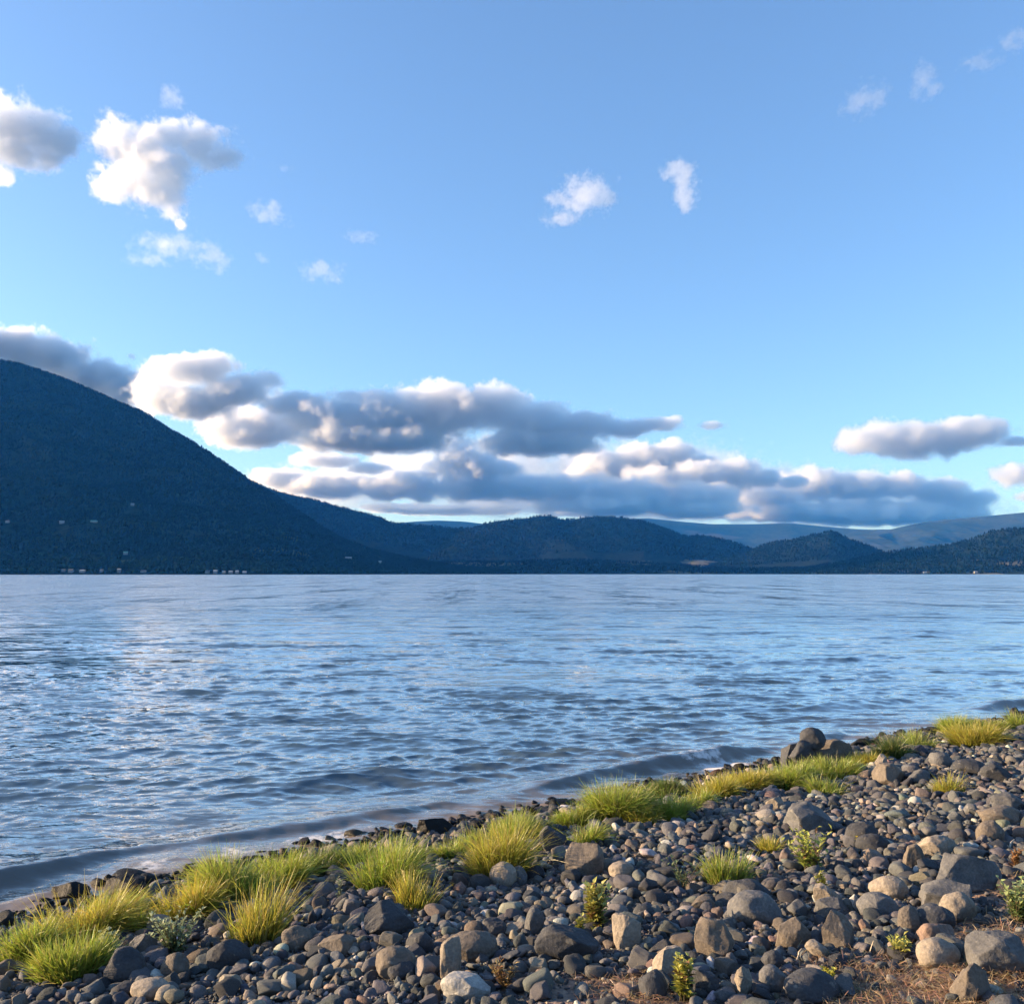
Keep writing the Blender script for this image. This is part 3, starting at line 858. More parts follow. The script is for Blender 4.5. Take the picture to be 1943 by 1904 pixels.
occ_x0, occ_y0, occ_c = -7.5, 2.0, 0.0125
OCC = np.zeros((1600, 1850), bool)                  # rows y, columns x
def occ_mark(x, y, r):
    i0, i1 = int((y - r - occ_y0) / occ_c), int((y + r - occ_y0) / occ_c) + 1
    j0, j1 = int((x - r - occ_x0) / occ_c), int((x + r - occ_x0) / occ_c) + 1
    i0, j0 = max(i0, 0), max(j0, 0)
    i1, j1 = min(i1, OCC.shape[0]), min(j1, OCC.shape[1])
    if i1 <= i0 or j1 <= j0: return
    yy = occ_y0 + (np.arange(i0, i1) + 0.5) * occ_c
    xx = occ_x0 + (np.arange(j0, j1) + 0.5) * occ_c
    OCC[i0:i1, j0:j1] |= ((yy[:, None] - y) ** 2 + (xx[None, :] - x) ** 2) < r * r
def occ_hit(x, y):
    i, j = int((y - occ_y0) / occ_c), int((x - occ_x0) / occ_c)
    return 0 <= i < OCC.shape[0] and 0 <= j < OCC.shape[1] and OCC[i, j]

LAND = []                                           # landmarks for the labels: (short phrase, px, py)
N_SINGLE = [0]

def boulder(px, py, w, h, colour, kind, label, seed, lift=0.0, yaw=None, wet=False, land=None, tilt=0.12, sub=5, group=None, ground=None):
    """One stone the photo shows clearly, sized from its picture box and standing where its foot is."""
    r = np.random.default_rng(seed)
    p = on_beach(px, py + 0.32 * h) if ground is None else np.array(ground)
    depth = project(p)[0, 2]
    sc = FOCAL / depth
    a = 0.46 * w / sc
    b = a * (0.72 if kind != "slab" else 0.6)
    c = max(0.30 * a, (h / sc - 0.24 * b) / 1.38)
    v, f = stone_shape(seed, kind, sub)
    v = v / np.abs(v).max(0) * np.array([a, b, c])
    ty, tx = r.normal() * tilt, r.normal() * tilt
    z = r.uniform(-0.35, 0.35) if yaw is None else yaw
    Rz = np.array([[math.cos(z), -math.sin(z), 0], [math.sin(z), math.cos(z), 0], [0, 0, 1]])
    Ry = np.array([[math.cos(ty), 0, math.sin(ty)], [0, 1, 0], [-math.sin(ty), 0, math.cos(ty)]])
    Rx = np.array([[1, 0, 0], [0, math.cos(tx), -math.sin(tx)], [0, math.sin(tx), math.cos(tx)]])
    v = v @ (Rz @ Ry @ Rx).T
    me = mesh_from("stone", v, f, M_stone)
    gz = max(p[2], -0.08)
    o = obj("boulder" if a > 0.14 else "stone", me, loc=(p[0], p[1] + 0.4 * b, gz + lift + (0.48 * c if lift == 0 else 0)))
    cc = np.array(COL[colour]) * r.uniform(0.88, 1.14)
    o.color = (*cc, 0.0 if wet else 1.0)
    tag(o, label, "boulder" if a > 0.14 else "stone", group or "stones on the shore")
    if lift == 0:
        occ_mark(p[0], p[1] + 0.4 * b, 0.80 * (a * b) ** 0.5)
    if land:
        LAND.append((land, px, py))
    N_SINGLE[0] += 1
    return o

B = boulder
# wet stones at the water's edge
B(125, 1696, 86, 40, "black wet", "angular", "wet black rock in the shallow water at the left edge of the shore", 101, wet=True, yaw=0.1, land="the left wet rock")
B(238, 1690, 92, 46, "black wet", "block", "squared wet black rock behind the left grass clumps", 102, wet=True, yaw=-0.1, land="the squared wet rock")
B(245, 1666, 84, 30, "black wet", "round", "flat wet black rock touching the squared one's far side", 103, wet=True)
B(306, 1645, 60, 12, "black wet", "slab", "thin black slab barely above the water on the left", 104, wet=True)
B(355, 1655, 22, 24, "black wet", "round", "small wet stone behind the wide yellow grass clump", 105, wet=True)
B(826, 1573, 84, 36, "black wet", "angular", "largest wet black rock in the foamy edge in the middle", 106, wet=True, yaw=0.2, land="the foamy edge rock")
B(765, 1566, 40, 18, "black wet", "round", "wet black stone left of the rock in the foam", 107, wet=True)
B(735, 1575, 40, 12, "black wet", "slab", "low wet slab at the left end of the foam", 108, wet=True)
B(885, 1556, 36, 12, "black wet", "slab", "flat wet stone right of the rock in the foam", 109, wet=True)
B(938, 1548, 44, 16, "black wet", "round", "wet black stone beside the foamy water, middle of the shore", 110, wet=True)
B(1000, 1543, 40, 20, "black wet", "angular", "jagged wet stone behind the tall middle tuft", 111, wet=True)
B(1055, 1526, 60, 12, "black wet", "slab", "thin wet slab right of the jagged wet stone", 112, wet=True)
B(1030, 1540, 40, 16, "charcoal", "angular", "dark stone just landward of the thin wet slab", 113)
B(905, 1570, 40, 20, "black wet", "round", "wet stone between the foam rock and the tall middle tuft", 114, wet=True)
# right end of the water's edge
B(1700, 1405, 54, 20, "charcoal", "angular", "dark angular rock at the water by the dark green tuft", 115)
B(1738, 1398, 40, 22, "charcoal", "round", "dark rock right of the angular one at the water", 116)
B(1775, 1390, 44, 18, "black wet", "angular", "black rock left of the far bright grass tuft", 117, wet=True)
B(1640, 1412, 38, 18, "black wet", "round", "black stone at the water right of the stacked rocks", 118, wet=True)
B(1620, 1425, 34, 18, "grey", "round", "grey stone right of the stacked rocks", 119)
B(1465, 1455, 34, 12, "black wet", "slab", "low black slab left of the stacked rocks", 120, wet=True)
# the tall stack of rocks by the water
st = on_beach(1530, 1468)
u = project(st)[0, 2] / FOCAL
cairn = "stones of the stack by the water"
B(1514, 1444, 84, 54, "charcoal", "angular", "dark left base rock of the tall stack by the water", 121, yaw=0.1, group=cairn, land="the tall rock stack")
B(1574, 1440, 112, 56, "brown", "angular", "broad brown base rock on the right of the tall stack", 122, yaw=-0.2, group=cairn)
B(1565, 1458, 90, 22, "brown", "slab", "low brown slab in front of the tall stack", 123, yaw=0.05, group=cairn)
B(1535, 1424, 64, 44, "charcoal", "angular", "middle rock of the tall stack, under the top one", 124, lift=33 * u, ground=(st[0] + 3 * u, st[1] + 0.10, st[2]), group=cairn)
B(1553, 1398, 54, 38, "charcoal", "round", "topmost rock of the tall stack, tilted and rounded", 125, lift=60 * u, ground=(st[0] + 22 * u, st[1] + 0.14, st[2]), tilt=0.3, yaw=0.6, group=cairn)
# small stack right of the long grass band
B(1690, 1474, 82, 48, "brown", "angular", "brown lower rock of the small stack beside the grass band", 126, yaw=0.1, land="the small rock stack")
s2_ = on_beach(1684, 1488)
u2 = project(s2_)[0, 2] / FOCAL
B(1683, 1447, 30, 22, "tan", "angular", "small tan rock on top of the small stack", 127, lift=38 * u2, ground=(s2_[0], s2_[1] + 0.12, s2_[2]))
for q in [
    (740, 1758, 112, 66, "charcoal", "angular", "big dark angular boulder right of the short bright tuft", "the big dark boulder"),
    (886, 1808, 128, 56, "brown", "slab", "long dark slab lying in the lower middle of the shore", "the long dark slab"),
    (852, 1838, 56, 78, "tan", "angular", "tan upright rock at the left end of the long dark slab", None),
    (884, 1888, 100, 52, "pale", "block", "large pale squared block at the bottom edge", "the pale squared block"),
    (748, 1834, 92, 54, "brown", "round", "large brown rounded stone left of the long dark slab", "the large brown cobble"),
    (762, 1848, 66, 34, "charcoal", "round", "dark oval stone in front of the large brown rounded stone", None),
    (1110, 1642, 84, 60, "brown", "angular", "brown angular rock with a flat top in mid shore", "the brown flat-topped rock"),
    (955, 1668, 60, 46, "tan", "round", "smooth tan stone below the tall middle tuft", "the smooth tan stone"),
    (1048, 1602, 60, 52, "charcoal", "angular", "dark pointed rock right of the tall middle tuft", "the dark pointed rock"),
    (1060, 1630, 40, 36, "tan", "angular", "tan chipped stone below the dark pointed rock", None),
    (1536, 1560, 100, 58, "grey", "block", "blocky grey boulder near the middle weeds", "the blocky grey boulder"),
    (1195, 1782, 66, 62, "tan", "block", "tan squared rock right of the tall leafy weed", "the tan squared rock"),
    (1078, 1802, 140, 58, "charcoal", "slab", "wide flat dark boulder left of the tan squared rock", "the wide flat boulder"),
    (1436, 1736, 112, 62, "grey", "round", "large rounded grey boulder in the lower right part of the shore", "the large grey boulder"),
    (1416, 1700, 104, 44, "charcoal", "slab", "dark flat boulder just behind the large rounded grey one", None),
    (1504, 1778, 82, 62, "brown", "angular", "brown boulder with one steep face, left of a twin", "the steep brown boulder"),
    (1594, 1778, 80, 70, "brown", "angular", "brown upright boulder lit on its left, right twin of another", None),
    (1556, 1812, 58, 32, "tan", "angular", "tan wedge of rock at the foot of the upright brown boulder", None),
    (1356, 1796, 88, 76, "brown", "angular", "rough brown boulder above the bottom weeds", "the rough brown boulder"),
    (1690, 1690, 78, 40, "tan", "round", "smooth tan rounded boulder in the right middle", "the tan rounded boulder"),
    (1836, 1670, 156, 74, "grey", "angular", "widest grey boulder with a pitted face on the right", "the widest grey boulder"),
    (1800, 1702, 104, 60, "grey", "angular", "grey ridged boulder below the widest one", None),
    (1822, 1730, 78, 54, "tan", "round", "tan domed boulder in front of the ridged grey one", None),
    (1778, 1750, 86, 48, "charcoal", "round", "dark egg shaped boulder in the lower right", "the dark egg boulder"),
    (1728, 1752, 52, 46, "brown", "round", "brown rounded stone leaning on the dark egg boulder", None),
    (1782, 1782, 84, 46, "reddish", "block", "reddish squared boulder in the lower right", "the reddish boulder"),
    (1786, 1816, 96, 52, "tan", "round", "wide tan boulder in the dry grass, lower right", "the wide tan boulder"),
    (1708, 1788, 82, 38, "charcoal", "slab", "dark low slab left of the reddish boulder", None),
    (1902, 1830, 116, 76, "grey", "block", "big grey block with a flat lit face in the bottom right corner", "the big corner block"),
    (1850, 1880, 92, 76, "brown", "angular", "brown boulder half cut by the bottom edge at right", None),
    (1546, 1886, 124, 54, "charcoal", "round", "broad dark boulder at the bottom edge", "the broad bottom boulder"),
    (1410, 1874, 40, 56, "tan", "angular", "tan upright stone at the bottom edge", None),
    (1468, 1868, 66, 48, "grey", "round", "grey rounded stone left of the broad dark bottom boulder", None),
    (1468, 1828, 48, 38, "charcoal", "round", "dark ball shaped stone above the bottom stones", None),
    (1672, 1730, 88, 46, "grey", "round", "grey boulder with a pale left end", None),
    (1582, 1732, 80, 38, "grey", "angular", "grey broken rock between two larger boulders", None),
    (1572, 1704, 66, 38, "tan", "angular", "tan broken rock behind the grey broken one", None),
    (1640, 1588, 68, 42, "charcoal", "round", "dark oval boulder right of the spiky middle weed", "the dark oval boulder"),
    (1660, 1604, 70, 34, "charcoal", "round", "low dark stone under the dark oval boulder", None),
    (1781, 1610, 96, 40, "tan", "slab", "flat tan rock with a broken edge on the right", "the flat tan rock"),
    (1738, 1636, 46, 46, "brown", "angular", "brown pointed rock left of the flat tan rock", None),
    (1913, 1528, 78, 36, "grey", "slab", "flat grey slab at the right edge of the shore", "the flat grey slab"),
    (1902, 1556, 96, 40, "brown", "slab", "brown slab just below the flat grey slab", None),
    (1885, 1588, 62, 44, "brown", "round", "brown rounded boulder below the slabs at the right edge", None),
    (1270, 1842, 78, 62, "tan", "angular", "tan rock with dark spots behind the bottom weed", "the spotted tan rock"),
    (1240, 1882, 60, 50, "charcoal", "round", "dark stone left of the bottom weed", None),
    (1340, 1875, 60, 46, "charcoal", "angular", "dark broken stone right of the bottom weed", None),
    (980, 1768, 50, 24, "tan", "slab", "tan flat stone above the long dark slab", None),
    (935, 1768, 70, 34, "charcoal", "slab", "dark leaning slab above the long dark slab", None),
    (1014, 1757, 44, 50, "grey", "round", "grey knobbly stone right of the tan flat one", None),
    (795, 1798, 60, 40, "charcoal", "round", "dark rounded stone in front of the big dark boulder", None),
    (640, 1800, 86, 40, "brown", "slab", "brown slab left of the big dark boulder", None),
    (430, 1822, 90, 56, "charcoal", "round", "dark rounded boulder below the spiky tuft", "the left dark boulder"),
    (230, 1845, 84, 66, "charcoal", "round", "smooth dark boulder right of the bottom left tuft", "the smooth dark boulder"),
    (330, 1842, 60, 44, "brown", "round", "brown stone in front of the low leafy weed", None),
    (270, 1800, 60, 40, "grey", "slab", "grey tilted slab left of the low leafy weed", None),
    (300, 1760, 60, 36, "tan", "round", "tan rounded stone between the two left grass clumps", None),
    (280, 1885, 90, 40, "tan", "round", "tan broad stone at the bottom edge on the left", None),
    (560, 1790, 66, 40, "brown", "round", "brown rounded stone right of the spiky tuft", None),
    (1130, 1700, 50, 30, "charcoal", "angular", "dark stone behind the tall leafy weed", None),
    (1420, 1690, 0, 0, None, None, None, None),
    (800, 1665, 76, 40, "tan", "slab", "tan slab below the middle grass band", None),
    (985, 1668, 44, 40, "grey", "angular", "grey chipped stone beside the smooth tan stone", None),
    (1180, 1655, 54, 30, "tan", "round", "tan stone right of the brown flat-topped rock", None),
    (1620, 1720, 26, 30, "pale", "angular", "small pale pointed stone between grey boulders", None),
    (1335, 1720, 60, 34, "brown", "angular", "brown broken stone left of the large grey boulder", None),
    (1745, 1480, 60, 30, "grey", "slab", "grey flat stone right of the small rock stack", None),
    (1790, 1447, 50, 34, "grey", "round", "grey rounded stone below the far bright tuft", None),
    (1845, 1460, 66, 30, "charcoal", "round", "dark oval stone right of the grey rounded one", None),
    (1900, 1470, 70, 34, "charcoal", "angular", "dark angular stone high on the right edge", None),
    (1478, 1530, 50, 30, "tan", "angular", "tan stone just below the long grass band", None),
]:
    if q[4] is None: continue
    B(*q[:7], seed=300 + int(q[0]) + int(q[1]), land=q[7])

# ---- every other stone: placed big to small, the largest in view become things, the rest one mass of pebbles
KINDS_ = ["round", "angular", "slab", "block"]
VAR = []
for i in range(30):
    k = KINDS_[[0, 1, 1, 1, 1, 2, 0, 1, 0, 3][i % 10]]
    v, f = stone_shape(900 + i, k, 4)
    VAR.append((k, mesh_from("stone", v, f, M_stone)))
SMALL = [[stone_shape(950 + i, KINDS_[[1, 1, 2, 0][i % 4]], s)[0] for i in range(16)] for s in (3, 2)]

def place_stones():
    rr = np.random.default_rng(400)
    out = []
    # (smallest, largest semi-length in metres, share of the ground it covers, how far off it is worth building)
    for lo, hi, cover, far in ((0.056, 0.090, 0.34, 21.0), (0.034, 0.056, 1.0, 21.0), (0.020, 0.034, 0.42, 15.0), (0.012, 0.020, 0.36, 9.5), (0.0075, 0.012, 0.36, 5.8)):
        rm = (lo * hi) ** 0.5
        area = 1.32 * (far ** 2 - 2.2 ** 2) / 2 + 4.0 * (far - 2.2)
        n = int(cover * area / (math.pi * rm * rm * 0.8))
        Yt = np.sqrt(rr.random(n) * (far ** 2 - 2.2 ** 2) + 2.2 ** 2)
        Xt = rr.uniform(-1, 1, n) * (0.66 * Yt + 2.0) + 1.0
        d = shore_d(Xt, Yt)
        soil = soil_at(Xt, Yt)
        ok = (d > -0.4) & ((d > 0.0) | (rr.random(n) < 0.35)) & (rr.random(n) > soil * (0.80 if hi < 0.07 else 0.3))
        Xt, Yt, d = Xt[ok], Yt[ok], d[ok]
        base = lo * (hi / lo) ** rr.random(len(Xt)) * (0.80 + 0.035 * Yt)
        zb = beach_z(Xt, Yt)
        for i in np.argsort(-base):
            x, y, r_ = Xt[i], Yt[i], base[i]
            if occ_hit(x, y): continue
            occ_mark(x, y, r_ * (0.80 if r_ > 0.03 else 0.66))
            out.append((x, y, zb[i], r_, d[i]))
    return np.array(out)
# ------------------------------------------------------------------ grass tufts and weeds
def leaf_material(name, trans=0.45):
    m, nt, out = material(name)
    a = node(nt, "ShaderNodeAttribute", attribute_name="tint")
    d = node(nt, "ShaderNodeBsdfDiffuse", {"Color": a.outputs["Color"]})
    t = node(nt, "ShaderNodeBsdfTranslucent", {"Color": a.outputs["Color"]})
    g = node(nt, "ShaderNodeBsdfGlossy", {"Color": (1, 1, 1, 1), "Roughness": 0.45})
    mx = node(nt, "ShaderNodeMixShader", {0: trans, 1: d.outputs[0], 2: t.outputs[0]})
    mg = node(nt, "ShaderNodeMixShader", {0: 0.04, 1: mx.outputs[0], 2: g.outputs[0]})
    nt.links.new(mg.outputs[0], out.inputs["Surface"])
    return m
M_grass = leaf_material("grass_blades", 0.48)
M_leaf = leaf_material("weed_leaves", 0.40)
M_stem = leaf_material("weed_stems", 0.1)

def blades(roots, dirs, lengths, widths, droop, c_base, c_tip, r, seg=5):
    """curved tapering blades; roots (n,3), dirs (n,3) start directions"""
    n = len(roots)
    t = np.linspace(0, 1, seg + 1)
    side = np.cross(dirs, np.array([0, 0, 1.0])) + r.normal(size=(n, 3)) * 0.4
    side /= np.linalg.norm(side, axis=1)[:, None]
    out_h = dirs.copy(); out_h[:, 2] = 0
    out_h += r.normal(size=(n, 3)) * 0.12 * np.array([1, 1, 0])
    V = np.zeros((n, seg + 1, 2, 3)); K = np.zeros((n, seg + 1, 2, 3))
    tone = r.uniform(0.78, 1.25, (n, 1)) * (1 + 0.10 * r.normal(size=(n, 3)))
    for k, tt in enumerate(t):
        c = roots + dirs * (lengths * tt)[:, None] + out_h * (droop * lengths * tt ** 2.2)[:, None]
        c[:, 2] -= droop * lengths * 0.55 * tt ** 2.6
        w = widths * (1 - tt ** 1.7) * 0.5 + 0.0006
        V[:, k, 0] = c - side * w[:, None]
        V[:, k, 1] = c + side * w[:, None]
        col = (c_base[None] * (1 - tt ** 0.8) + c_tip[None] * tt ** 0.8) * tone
        K[:, k, 0] = K[:, k, 1] = np.clip(col, 0.004, 0.9)
    idx = np.arange(n)[:, None] * (seg + 1) * 2 + np.arange(seg)[None] * 2
    F = np.stack([idx, idx + 1, idx + 3, idx + 2], -1).reshape(-1, 4)
    return V.reshape(-1, 3), F, K.reshape(-1, 3)

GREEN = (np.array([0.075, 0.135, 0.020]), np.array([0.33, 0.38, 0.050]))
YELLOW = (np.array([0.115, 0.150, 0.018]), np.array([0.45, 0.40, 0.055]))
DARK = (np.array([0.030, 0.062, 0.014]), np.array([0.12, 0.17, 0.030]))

def tuft(px, py, w, h, cols, label, seed, land=None, stiff=0.5, dens=1.0):
    """A clump of grass whose picture box is w x h with its front foot at (px, py)."""
    r = np.random.default_rng(seed)
    p = on_beach(px, py)
    depth = project(p)[0, 2]
    sc = FOCAL / depth
    rad = 0.56 * w / sc
    root_r = rad * 0.66
    rd = root_r * 0.80                                  # how deep the clump is
    L = max(1.16 * h / sc - 0.15 * rd, 0.2)
    p = p + np.array([0, rd * 0.8, 0])
    n = int(np.clip(4200 * dens * (root_r / 0.2) * (rd / 0.2), 700, 8500))
    a = r.uniform(0, 2 * math.pi, n)
    q = np.sqrt(r.random(n)) ** 0.9
    # a few crowns make the outline uneven
    nc = max(3, int(root_r / 0.06))
    ca, cq = r.uniform(0, 6.28, nc), np.sqrt(r.random(nc)) * 0.85
    cx, cy_ = np.cos(ca) * cq * root_r, np.sin(ca) * cq * rd
    which = r.integers(0, nc, n)
    mixw = r.random(n) < 0.72
    x = np.where(mixw, cx[which] + r.normal(size=n) * root_r * 0.16, np.cos(a) * q * root_r)
    y = np.where(mixw, cy_[which] + r.normal(size=n) * rd * 0.16, np.sin(a) * q * rd)
    hsc = r.uniform(0.52, 1.14, nc)[which]
    roots = np.stack([x, y, beach_z(p[0] + x, p[1] + y) - p[2] - 0.02], 1)
    lean = np.stack([x / root_r, y / rd, np.zeros(n)], 1) * 0.36 + r.normal(size=(n, 3)) * np.array([0.25, 0.25, 0]) + np.array([0.05, -0.02, 0])
    dirs = lean + np.array([0, 0, 1.0])
    dirs /= np.linalg.norm(dirs, axis=1)[:, None]
    Ls = L * hsc * r.uniform(0.40, 1.18, n) * (1 - 0.22 * np.clip(q, 0, 1))
    wd = r.uniform(0.0024, 0.0052, n) * (1 + 0.05 * depth)
    cb, ct = cols
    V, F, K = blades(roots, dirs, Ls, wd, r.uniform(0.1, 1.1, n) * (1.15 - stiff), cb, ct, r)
    dry = np.repeat(r.random(n) < 0.17, 12)              # some dead straw
    K[dry] = K[dry] * 0.4 + np.array([0.34, 0.25, 0.12]) * 0.6
    o = obj("grass_tuft", mesh_from("grass_tuft", V, F, M_grass, cols=K), loc=p)
    tag(o, label, "grass tuft", "grass tufts along the water")
    for q_ in (-0.55, 0.0, 0.55):
        occ_mark(p[0] + q_ * root_r, p[1], 1.0 * rd)
    if land: LAND.append((land, px, py - 0.4 * h))
    return o

T = tuft
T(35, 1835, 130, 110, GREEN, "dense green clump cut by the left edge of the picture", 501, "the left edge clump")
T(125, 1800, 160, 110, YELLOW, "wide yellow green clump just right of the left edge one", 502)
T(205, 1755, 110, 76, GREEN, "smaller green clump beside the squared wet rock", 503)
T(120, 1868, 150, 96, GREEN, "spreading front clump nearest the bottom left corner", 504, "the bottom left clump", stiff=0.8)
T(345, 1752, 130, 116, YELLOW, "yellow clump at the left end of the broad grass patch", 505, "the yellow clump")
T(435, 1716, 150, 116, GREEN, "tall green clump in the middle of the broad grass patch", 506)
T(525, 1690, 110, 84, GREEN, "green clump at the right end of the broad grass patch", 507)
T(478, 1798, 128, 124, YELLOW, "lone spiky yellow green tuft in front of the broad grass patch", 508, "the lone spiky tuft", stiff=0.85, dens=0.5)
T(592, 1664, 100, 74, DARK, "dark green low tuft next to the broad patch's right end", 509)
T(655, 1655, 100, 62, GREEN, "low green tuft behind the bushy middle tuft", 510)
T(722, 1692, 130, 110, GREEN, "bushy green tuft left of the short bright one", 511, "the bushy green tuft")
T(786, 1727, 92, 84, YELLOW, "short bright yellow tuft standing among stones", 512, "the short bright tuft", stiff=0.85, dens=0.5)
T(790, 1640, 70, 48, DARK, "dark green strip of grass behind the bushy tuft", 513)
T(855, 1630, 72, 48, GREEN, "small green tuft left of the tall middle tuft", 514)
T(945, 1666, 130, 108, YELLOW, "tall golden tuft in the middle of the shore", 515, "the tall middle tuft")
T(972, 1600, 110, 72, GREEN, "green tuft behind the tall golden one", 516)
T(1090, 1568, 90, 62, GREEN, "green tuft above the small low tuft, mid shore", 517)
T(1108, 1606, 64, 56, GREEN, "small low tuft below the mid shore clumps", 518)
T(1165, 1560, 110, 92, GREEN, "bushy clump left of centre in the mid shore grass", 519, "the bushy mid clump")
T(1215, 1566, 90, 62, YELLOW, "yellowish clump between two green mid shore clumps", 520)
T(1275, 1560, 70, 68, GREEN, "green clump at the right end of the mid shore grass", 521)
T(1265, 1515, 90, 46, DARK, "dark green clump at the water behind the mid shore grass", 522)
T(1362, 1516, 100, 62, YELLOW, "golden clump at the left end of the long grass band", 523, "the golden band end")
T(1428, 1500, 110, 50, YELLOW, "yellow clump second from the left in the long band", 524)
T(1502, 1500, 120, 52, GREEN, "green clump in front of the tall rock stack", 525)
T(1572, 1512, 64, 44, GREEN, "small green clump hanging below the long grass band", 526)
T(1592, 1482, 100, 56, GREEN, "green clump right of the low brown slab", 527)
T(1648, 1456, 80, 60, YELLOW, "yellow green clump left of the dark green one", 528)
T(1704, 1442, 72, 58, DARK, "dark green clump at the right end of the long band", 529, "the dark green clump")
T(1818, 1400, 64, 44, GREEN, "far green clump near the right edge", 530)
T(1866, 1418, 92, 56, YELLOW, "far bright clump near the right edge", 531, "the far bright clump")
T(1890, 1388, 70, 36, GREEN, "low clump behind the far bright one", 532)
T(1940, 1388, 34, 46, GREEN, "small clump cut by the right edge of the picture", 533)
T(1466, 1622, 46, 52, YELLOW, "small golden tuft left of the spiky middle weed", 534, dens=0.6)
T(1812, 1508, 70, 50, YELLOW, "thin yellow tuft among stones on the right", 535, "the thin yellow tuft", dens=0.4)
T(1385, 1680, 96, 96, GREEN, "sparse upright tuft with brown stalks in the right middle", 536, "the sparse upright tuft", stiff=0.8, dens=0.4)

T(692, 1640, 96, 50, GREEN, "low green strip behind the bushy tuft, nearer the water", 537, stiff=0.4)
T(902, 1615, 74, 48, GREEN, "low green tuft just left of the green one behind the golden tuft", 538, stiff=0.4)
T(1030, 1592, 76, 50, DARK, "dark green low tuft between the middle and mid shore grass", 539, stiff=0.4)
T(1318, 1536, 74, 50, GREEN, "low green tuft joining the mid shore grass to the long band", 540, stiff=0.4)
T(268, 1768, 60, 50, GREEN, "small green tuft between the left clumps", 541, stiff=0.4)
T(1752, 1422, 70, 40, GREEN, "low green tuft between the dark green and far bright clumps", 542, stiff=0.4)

def weed(px, py, w, h, label, seed, land=None, nst=9, leaf=(0.045, 0.015), col=(0.16, 0.22, 0.045), tip=(0.34, 0.33, 0.07), spread=0.55, flower=None, dry=0.0, per=12):
    """A leafy plant: stems from one root with pointed leaves up their length."""
    r = np.random.default_rng(seed)
    p = on_beach(px, py)
    sc = FOCAL / project(p)[0, 2]
    H = 0.9 * h / sc
    rad = 0.5 * w / sc
    root = empty("weed", p)
    tag(root, label, "weed", "weeds among the shore stones")
    nst = int(nst * 1.6)
    SV, SF, SK, LV, LF, LK, FV = [], [], [], [], [], [], []
    so = lo = 0
    for i in range(nst):
        a = r.uniform(0, 2 * math.pi)
        out_ = rad * spread * r.uniform(0.3, 1.3)
        top = np.array([math.cos(a) * out_, math.sin(a) * out_ * 0.8, H * r.uniform(0.6, 1.05)])
        b = np.array([r.normal() * rad * 0.12, r.normal() * rad * 0.12, -0.02])
        mid = (b + top) / 2 + np.array([-math.cos(a), -math.sin(a), 0]) * out_ * 0.25
        ts = np.linspace(0, 1, 7)
        pts = ((1 - ts) ** 2)[:, None] * b + (2 * ts * (1 - ts))[:, None] * mid + (ts ** 2)[:, None] * top
        w_ = 0.0035 * (1 - 0.6 * ts)
        ring = np.array([[math.cos(q), math.sin(q), 0] for q in (0, 2.09, 4.19)])
        v = (pts[:, None, :] + ring[None] * w_[:, None, None]).reshape(-1, 3)
        f = [[k * 3 + j, k * 3 + (j + 1) % 3, (k + 1) * 3 + (j + 1) % 3, (k + 1) * 3 + j] for k in range(6) for j in range(3)]
        SV.append(v); SF.append(np.array(f) + so); so += len(v)
        SK.append(np.tile(np.array([0.13, 0.10, 0.05]) * r.uniform(0.7, 1.3), (len(v), 1)))
        nl = int(per * r.uniform(0.7, 1.3))
        for q in range(nl):
            tt = 0.15 + 0.85 * (q + r.random()) / nl
            c = (1 - tt) ** 2 * b + 2 * tt * (1 - tt) * mid + tt ** 2 * top
            la = q * 2.4 + r.normal() * 0.4
            L = leaf[0] * r.uniform(0.6, 1.25) * (1.1 - 0.45 * tt)
            W = leaf[1] * r.uniform(0.7, 1.3)
            el = r.uniform(0.0, 0.9) + 0.3 * tt
            d = np.array([math.cos(la) * math.cos(el), math.sin(la) * math.cos(el), math.sin(el)])
            s_ = np.cross(d, [0, 0, 1.0]); s_ /= np.linalg.norm(s_) + 1e-6
            up = np.cross(s_, d)
            lv = np.array([c, c + d * L * 0.45 + s_ * W + up * W * 0.3, c + d * L * 0.5 - up * W * 0.15, c + d * L * 0.45 - s_ * W + up * W * 0.3, c + d * L - up * L * 0.15])
            LV.append(lv)
            LF.append(np.array([[0, 2, 1, 1], [0, 3, 2, 2], [1, 2, 4, 4], [3, 4, 2, 2]])[:, [0, 1, 2]] + lo); lo += 5
            cc = np.array(tip) * tt + np.array(col) * (1 - tt)
            if r.random() < dry: cc = np.array([0.22, 0.12, 0.05])
            LK.append(np.tile(np.clip(cc * r.uniform(0.7, 1.35), 0.01, 0.9), (5, 1)))
        if flower is not None and r.random() < 0.8:
            FV.append(top)
    obj("stem", mesh_from("stem", np.concatenate(SV), np.concatenate(SF), M_stem, cols=np.concatenate(SK)), root)
    obj("leaves", mesh_from("leaves", np.concatenate(LV), np.concatenate(LF), M_leaf, cols=np.concatenate(LK), smooth=False), root)
    if flower is not None and FV:
        V, F, K = [], [], []
        for c in FV:
            for q in range(7):
                a = q * 0.9
                d = np.array([math.cos(a), math.sin(a), 0.45]); s_ = np.array([-math.sin(a), math.cos(a), 0])
                o_ = sum(len(x) for x in V)
                V.append(np.array([c, c + d * 0.007 + s_ * 0.004, c + d * 0.014, c + d * 0.007 - s_ * 0.004]))
                F.append([[o_, o_ + 1, o_ + 2, o_ + 3]])
                K.append(np.tile(np.array(flower), (4, 1)))
        obj("flower", mesh_from("flower", np.concatenate(V), np.array(F).reshape(-1, 4), M_leaf, cols=np.concatenate(K), smooth=False), root)
    occ_mark(p[0], p[1], 0.25 * rad)
    if land: LAND.append((land, px, py - h / 2))

